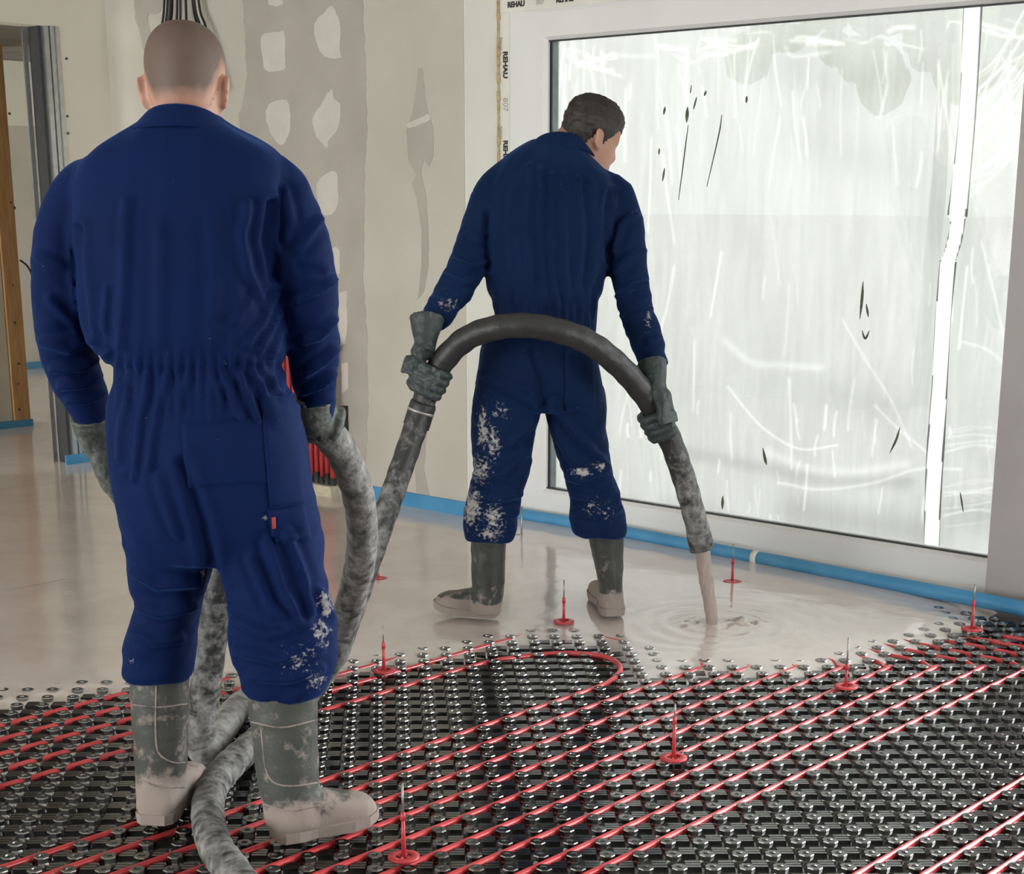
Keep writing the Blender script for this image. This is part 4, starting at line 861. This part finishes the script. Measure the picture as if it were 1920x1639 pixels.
man1 = dict(label='bald man in blue coverall seen from behind holding the hose', cloth=M['blue_cloth'], seed=3,
    lofts=[T1, LL1, RL1],
    arms=[[(225, 335, 3.46, 70), (158, 350, 3.46, 96), (118, 430, 3.46, 100), (109, 520, 3.46, 96), (112, 600, 3.48, 96), (128, 665, 3.52, 100), (150, 725, 3.57, 92), (168, 768, 3.60, 72), (172, 780, 3.61, 64)],
          [(470, 330, 3.46, 70), (524, 350, 3.46, 98), (557, 430, 3.46, 104), (573, 510, 3.47, 108), (582, 590, 3.49, 104), (588, 670, 3.53, 92), (592, 740, 3.57, 72), (594, 788, 3.60, 56)]],
    inner_tubes=[(np.array([DP(346, 262, 3.47), DP(346, 215, 3.48), DP(347, 165, 3.50)]), np.array([.075, .066, .064])), (np.array([DP(300, 1240, 3.49), DP(300, 1500, 3.49)]), np.array([.045, .035])), (np.array([DP(530, 1280, 3.37), DP(545, 1530, 3.36)]), np.array([.045, .035]))],
    head=head_frame(DP(348, 172, 3.495), RC + F0 * .03, F0 - ZU * .14 - RC * .02, 1.04),
    bones=[bone((345, 260, 3.46), (345, 640, 3.45), .20, 1, .0035, 9), bone((370, 700, 3.45), (400, 960, 3.43), .18, 1, .003, 10), bone((310, 960, 3.45), (300, 1270, 3.49), .09, 0, .005, 14), bone((500, 960, 3.43), (535, 1300, 3.38), .09, 0, .005, 14),
           bone((150, 345, 3.46), (110, 580, 3.47), .055, 0, .0035, 13), bone((110, 580, 3.47), (172, 780, 3.61), .05, 0, .0038, 12), bone((528, 345, 3.46), (580, 580, 3.48), .055, 0, .004, 13), bone((580, 580, 3.48), (594, 790, 3.60), .05, 0, .004, 12)],
    ridges=[([(238, 380), (235, 460), (232, 560), (224, 650)], .0045, 10), ([(150, 430), (152, 540), (158, 620)], -.010, 8), ([(300, 420), (296, 540), (300, 640)], .003, 12), ([(395, 400), (402, 520), (398, 640)], .003, 12), ([(198, 540), (196, 620)], .004, 6), ([(462, 380), (452, 440), (462, 510), (492, 560)], .008, 8), ([(505, 380), (498, 450), (512, 520)], -.012, 9), ([(535, 360), (548, 420), (540, 450)], .007, 7), ([(600, 410), (575, 440), (560, 470)], .007, 7),
            ([(518, 555), (492, 610), (462, 645)], .007, 6), ([(528, 590), (505, 630), (485, 660)], .007, 5), ([(534, 620), (520, 650), (505, 672)], .006, 5), ([(480, 560), (440, 600)], .005, 8),
            ([(628, 525), (595, 545), (560, 560)], .009, 7), ([(560, 500), (600, 510)], -.006, 7), ([(632, 600), (600, 630), (570, 640)], .008, 7), ([(630, 655), (600, 680), (572, 700)], .009, 7), ([(625, 700), (595, 725), (568, 735)], .008, 6), ([(618, 745), (575, 760)], .007, 6),
            ([(192, 668), (150, 690), (100, 690)], .009, 7), ([(198, 700), (160, 718), (115, 722)], .008, 7), ([(200, 735), (160, 752), (128, 752)], .008, 6), ([(90, 560), (130, 600)], .006, 8), ([(75, 480), (120, 500)], .005, 8), ([(170, 640), (130, 655), (80, 640)], .007, 8),
            ([(245, 705), (228, 790), (222, 860)], .005, 6), ([(275, 705), (262, 800), (250, 900)], .005, 6), ([(310, 705), (295, 780), (282, 880)], .005, 6), ([(345, 705), (338, 770)], .004, 6), ([(420, 705), (440, 760), (455, 790)], .006, 6), ([(445, 700), (470, 755), (482, 785)], .006, 6), ([(475, 700), (505, 760), (520, 800)], .006, 6), ([(400, 705), (412, 750)], .004, 5), ([(500, 700), (530, 745)], .006, 6),
            ([(345, 870), (380, 980), (400, 1080)], -.010, 12), ([(300, 900), (330, 1000)], .005, 9), ([(505, 1020), (530, 1100), (560, 1160)], .010, 9), ([(540, 1000), (570, 1080), (585, 1150)], .008, 8), ([(470, 1050), (500, 1130), (545, 1170)], .006, 8), ([(250, 1070), (300, 1100), (370, 1095)], .009, 9), ([(245, 1130), (300, 1150), (360, 1135)], .009, 9), ([(240, 1180), (290, 1205), (340, 1200)], .007, 8), ([(440, 1160), (500, 1190), (580, 1170)], .008, 9), ([(450, 1220), (520, 1240), (600, 1215)], .009, 9), ([(470, 1270), (540, 1275), (605, 1255)], .006, 7), ([(600, 1110), (625, 1160)], .008, 7)],
    pleats=[(688, 26, 80, .0042, 3.1)],
    dirt=[(612, 1135, 22, 40, .62), (600, 1190, 26, 40, .60), (560, 1240, 50, 40, .5), (590, 1275, 30, 30, .55), (495, 970, 14, 20, .45), (485, 880, 30, 40, .42), (380, 1075, 8, 10, .6), (420, 680, 12, 6, .55), (250, 1240, 20, 20, .45), (560, 780, 20, 50, .4)], dirt0=.12)
p1, c1, m1 = build_person(man1)
hair_cap('hair', man1['head'], .0016, .06, -.05, M['stubble'], p1, 0, 1, .055)
collar('collar', [(256, 236, 448, 3.462, .118, .016), (242, 256, 432, 3.468, .100, .022), (228, 272, 418, 3.472, .090, .028), (224, 277, 413, 3.472, .086, .028)], M['blue_cloth'], c1)
pk = patch_on('hip_pocket', m1, [(340, 795), (492, 785), (500, 905), (350, 915)], 14, 12, .0045, M['blue_cloth'], c1, .14)
pk2 = patch_on('tool_pocket', m1, [(486, 748), (556, 738), (566, 945), (505, 952)], 8, 18, .0055, M['blue_cloth'], c1, .14)
pk3 = patch_on('thigh_pocket', m1, [(500, 956), (566, 948), (578, 1010), (512, 1020)], 8, 8, .0075, M['blue_cloth'], c1, .14)
patch_on('tag', m1, [(507, 968), (513, 967), (515, 988), (509, 989)], 2, 3, .0105, M['red_tag'], pk3)
b1 = boot('boot', [(1255, 246, 356, 3.49, .068), (1300, 246, 354, 3.49, .068), (1380, 250, 352, 3.495, .064), (1440, 255, 350, 3.50, .06), (1480, 256, 350, 3.50, .058), (1515, 256, 352, 3.50, .05)], G(290, 1562, .022), G(366, 1478, .022), .022, M['rubber'], p1, .054, .090, .17)
b2 = boot('boot', [(1285, 464, 596, 3.37, .070), (1340, 468, 596, 3.37, .068), (1420, 477, 597, 3.368, .064), (1480, 486, 600, 3.365, .06), (1520, 494, 606, 3.36, .056), (1545, 500, 610, 3.355, .045)], G(520, 1590, .022), G(702, 1553, .022), .022, M['rubber'], p1, .055, .092, .15, toe_up=.012)
def seam_on(ob, line, r=.0022):
    bm = bmesh.new(); bm.from_mesh(ob.data); bv = BVHTree.FromBMesh(bm); bm.free(); P = []
    for q in catmull([np.array(p, float) for p in line], 8):
        h, n_, _, _ = bv.ray_cast(Vector(CAM), Vector(ray(*q)).normalized())
        if h is not None: P.append(np.array(h))
    if len(P) > 3:
        V, Fc = tube(np.array(P), r, 6); o = obj('seam', V, Fc, M['rubber'], ob); set_dirt(o.data, np.full(len(V), .62))
for ob, lines in ((b1, [[(250, 1322), (300, 1326), (350, 1320)], [(293, 1285), (292, 1380), (300, 1415), (325, 1430), (347, 1430)], [(262, 1462), (300, 1476), (348, 1476)]]), (b2, [[(472, 1354), (530, 1364), (594, 1350)], [(490, 1368), (498, 1440), (515, 1468), (550, 1474), (594, 1468)], [(494, 1508), (540, 1520), (600, 1510)]])):
    for ln in lines: seam_on(ob, ln)
w1 = DP(172, 800, 3.62)
relaxed_glove('glove', w1 + (DP(182, 835, 3.64) - w1), DP(160, 760, 3.59) - DP(182, 835, 3.64), DP(214, 930, 3.66) - DP(184, 838, 3.64), RC * .8 + F0 * .2, M['glove_grey'], p1, .043, .42, .085, 20)
hc = DP(596, 802, 3.632); grip_glove('glove', hc, DP(630, 832, 3.665) - DP(560, 806, 3.65), ZU * .6 + F0 * .45 - RC * .5, DP(591, 792, 3.585), M['glove_grey'], p1, HR, DP(592, 745, 3.57) - DP(594, 800, 3.60), 1.0, 1, .040, .06, dirt=.4)

# ---- man 2: dark-haired man pouring
T2 = [(262, 1000, 1072, 5.50, .06), (272, 982, 1090, 5.49, .08), (285, 960, 1100, 5.48, .10), (305, 938, 1120, 5.46, .12), (335, 922, 1146, 5.43, .135), (380, 912, 1156, 5.40, .15), (440, 906, 1148, 5.36, .155), (500, 909, 1140, 5.33, .15), (545, 916, 1130, 5.31, .142), (575, 928, 1120, 5.30, .13), (598, 930, 1116, 5.29, .125), (640, 906, 1116, 5.28, .135), (690, 896, 1124, 5.27, .145), (735, 891, 1132, 5.27, .135), (768, 892, 1134, 5.27, .11)]
LL2 = [(700, 896, 1012, 5.27, .12), (760, 888, 1014, 5.26, .115), (810, 885, 1004, 5.25, .105), (860, 889, 996, 5.24, .10), (895, 886, 988, 5.24, .098), (930, 878, 976, 5.24, .094), (965, 871, 971, 5.24, .092), (990, 870, 968, 5.24, .088), (1012, 874, 960, 5.24, .078)]
RL2 = [(700, 1015, 1126, 5.28, .12), (760, 1020, 1135, 5.29, .115), (810, 1032, 1137, 5.30, .105), (860, 1048, 1142, 5.31, .10), (900, 1061, 1152, 5.31, .098), (935, 1070, 1164, 5.31, .096), (970, 1069, 1172, 5.31, .094), (992, 1074, 1174, 5.31, .088), (1003, 1080, 1172, 5.31, .08)]
man2 = dict(label='dark-haired man in navy coverall bending to pour screed from the hose', cloth=M['navy_cloth'], seed=8,
    lofts=[T2, LL2, RL2],
    arms=[[(958, 325, 5.45, 62), (928, 360, 5.42, 72), (905, 420, 5.36, 74), (882, 485, 5.29, 72), (858, 535, 5.22, 66), (832, 575, 5.16, 58), (815, 602, 5.12, 50)],
          [(1104, 340, 5.46, 56), (1150, 368, 5.44, 74), (1172, 430, 5.38, 74), (1178, 510, 5.31, 70), (1193, 580, 5.25, 64), (1213, 640, 5.20, 58), (1228, 690, 5.16, 48)]],
    inner_tubes=[(np.array([DP(1040, 300, 5.5), DP(1072, 268, 5.55), DP(1100, 245, 5.585)]), np.array([.07, .062, .06])), (np.array([DP(918, 980, 5.24), DP(915, 1140, 5.25)]), np.array([.045, .035])), (np.array([DP(1132, 980, 5.31), DP(1140, 1050, 5.32), DP(1145, 1120, 5.33)]), np.array([.035, .03, .028]))],
    head=head_frame(DP(1106, 262, 5.56), RC * .5 - F0 * .85, RC * .80 + F0 * .42 - ZU * .34, 1.0),
    bones=[bone((1030, 290, 5.47), (1020, 560, 5.30), .19, 1, .0045, 11), bone((1020, 620, 5.28), (1015, 740, 5.27), .17, 1, .003, 11), bone((950, 740, 5.27), (918, 1010, 5.24), .085, 0, .0055, 15), bone((1075, 740, 5.28), (1122, 1005, 5.31), .085, 0, .0055, 15),
           bone((928, 360, 5.42), (870, 510, 5.25), .05, 0, .004, 14), bone((870, 510, 5.25), (815, 602, 5.12), .045, 0, .006, 18), bone((1152, 362, 5.44), (1180, 520, 5.30), .05, 0, .0045, 14), bone((1180, 520, 5.30), (1228, 690, 5.16), .045, 0, .006, 18)],
    ridges=[([(993, 310), (990, 420), (1000, 540)], .0042, 6), ([(1012, 320), (1012, 440), (1024, 570)], .0042, 6), ([(1034, 330), (1032, 450), (1045, 575)], .0042, 6), ([(1060, 330), (1058, 440), (1066, 560)], .0042, 6), ([(1085, 335), (1092, 430), (1085, 560)], .0042, 6), ([(1108, 340), (1118, 430), (1105, 530)], .0042, 6), ([(960, 360), (950, 460), (968, 560)], .0042, 7), ([(1130, 400), (1120, 480), (1092, 580)], .0042, 7),
            ([(1140, 360), (1136, 440), (1140, 490)], -.010, 6), ([(915, 400), (910, 460), (908, 500)], -.008, 6), ([(1190, 400), (1165, 425), (1150, 470)], .008, 6), ([(1208, 470), (1180, 480), (1155, 510)], .008, 6), ([(1210, 530), (1180, 535), (1158, 555)], .008, 6), ([(1225, 580), (1195, 590), (1172, 600)], .007, 6), ([(1240, 630), (1215, 640)], .006, 5),
            ([(880, 440), (905, 450)], .006, 5), ([(850, 490), (880, 500), (905, 490)], .008, 6), ([(835, 520), (865, 530), (890, 525)], .008, 6), ([(805, 560), (835, 568), (860, 560)], .007, 6),
            ([(900, 700), (950, 730), (1010, 755)], .007, 7), ([(1000, 660), (1012, 710), (1018, 760)], -.008, 7), ([(1040, 760), (1085, 820), (1135, 870)], .010, 8), ([(1035, 800), (1080, 870)], .006, 7), ([(1000, 790), (960, 830), (905, 850)], .007, 8), ([(990, 850), (945, 890), (890, 890)], .009, 8), ([(880, 920), (930, 935), (972, 925)], .010, 8), ([(875, 958), (925, 970), (968, 958)], .009, 7), ([(872, 985), (930, 992), (962, 985)], .006, 5), ([(1058, 890), (1100, 905), (1148, 875)], .010, 8), ([(1072, 925), (1120, 935), (1160, 918)], .010, 8), ([(1072, 958), (1120, 968), (1168, 950)], .009, 7)],
    pleats=[(590, 40, 40, .0045, 2.3)],
    dirt=[(905, 800, 16, 60, .62), (925, 830, 20, 50, .6), (900, 880, 30, 40, .62), (885, 950, 26, 50, .72), (925, 970, 30, 40, .62), (920, 1000, 40, 18, .62), (1090, 885, 26, 12, .72), (1125, 875, 20, 12, .6), (1110, 950, 30, 30, .45), (940, 770, 30, 30, .5), (1140, 960, 16, 30, .5), (840, 570, 30, 20, .5), (1215, 600, 14, 30, .5)], dirt0=.16)
p2, c2, m2 = build_person(man2)
hair_cap('hair', man2['head'], .012, .062, -.062, M['hair'], p2, .35, 2)
collar('collar', [(296, 972, 1118, 5.50, .105, .028), (282, 988, 1106, 5.505, .092, .034), (272, 998, 1096, 5.51, .082, .036), (269, 1002, 1093, 5.51, .08, .036)], M['navy_cloth'], c2)
patch_on('hip_pocket', m2, [(1060, 655), (1112, 655), (1116, 765), (1058, 770)], 8, 10, .004, M['navy_cloth'], c2, .16)
boot('boot', [(995, 882, 950, 5.24, .066), (1040, 883, 948, 5.245, .064), (1090, 884, 946, 5.25, .06), (1125, 886, 942, 5.25, .055), (1150, 886, 940, 5.25, .045)], G(930, 1166, .022), G(818, 1158, .022), .022, M['rubber_dark'], p2, .052, .085, .1, dirt_line=.105, toe_up=.02)
boot('boot', [(990, 1098, 1170, 5.31, .066), (1040, 1110, 1169, 5.32, .062), (1080, 1120, 1168, 5.325, .058), (1115, 1123, 1166, 5.33, .052), (1140, 1122, 1168, 5.33, .045)], G(1150, 1166, .022), G(1122, 1122, .022), .022, M['rubber_dark'], p2, .05, .085, .1, dirt_line=.12)
hA = DP(808, 712, 5.068); grip_glove('glove', hA, DP(793, 760, 5.07) - DP(825, 690, 5.06), -RC * .92 - F0 * .3 + ZU * .1, DP(797, 650, 5.04), M['glove'], p2, HR, DP(801, 590, 5.10) - DP(797, 650, 5.05), 1.0, -1, .056, .095, fingers=(25, 75, 120, 155), dirt=.3)
hB = DP(1238, 790, 5.115); grip_glove('glove', hB, DP(1262, 840, 5.13) - DP(1220, 760, 5.10), -F0 * .8 + ZU * .35 + RC * .25, DP(1230, 728, 5.10), M['glove'], p2, HR, DP(1224, 680, 5.15) - DP(1232, 730, 5.10), 1.0, 1, .048, .09, dirt=.22)

# ---- the hose itself
V, Fc = tube(HP, HR, 20); P = V.copy(); n_r = len(HP); u = np.repeat(np.linspace(0, 1, n_r), 20)
L_ = np.concatenate([[0], np.cumsum(np.linalg.norm(np.diff(HP, axis=0), axis=1))]); s_ = np.repeat(L_, 20); Nn = V - np.repeat(HP, 20, axis=0); Nn /= np.linalg.norm(Nn, axis=1)[:, None]
V = V + Nn * (.0011 * np.sin(s_ * 95) + .0012 * noi(V * 30))[:, None]
hose = obj('screed_hose', V, Fc, M['hose']); tag(hose, 'long grey rubber pump hose held by both men and pouring screed', 'hose')
k0 = np.interp(u, np.linspace(0, 1, len(hose_pts)), [.52] * 8 + [.5, .55, .6, .62, .62, .6, .5, .4, .4, .4, .4, .42, .5, .62, .7, .7, .7, .65, .62, .6, .55, .5, .36, .28, .2, .08, .05, .05, .05, .05, .05, .05, .2, .45, .5, .5])
set_dirt(hose.data, k0)
i0 = np.argmin(np.linalg.norm(HP - DP(790, 745, 5.07), axis=1)); d_ = HP[i0 + 1] - HP[i0 - 1]; d_ /= np.linalg.norm(d_)
cq = HP[i0] - d_ * .045; V, Fc = tube([cq - d_ * .05, cq + d_ * .02, cq + d_ * .03], [.0425, .0425, .040], 20); o = obj('coupling', V, Fc, M['hose'], hose); set_dirt(o.data, np.full(len(V), .1))
V, Fc = tube([cq - d_ * .004, cq + d_ * .004], .044, 20); obj('clamp', V, Fc, M['clamp'], o)
e_ = HP[-1]; d_ = HP[-1] - HP[-4]; d_ /= np.linalg.norm(d_)
V, Fc = tube([e_ - d_ * .05, e_ + d_ * .004], [.0405, .041], 20); o = obj('hose_end', V, Fc, M['hose'], hose); set_dirt(o.data, np.full(len(V), .4))
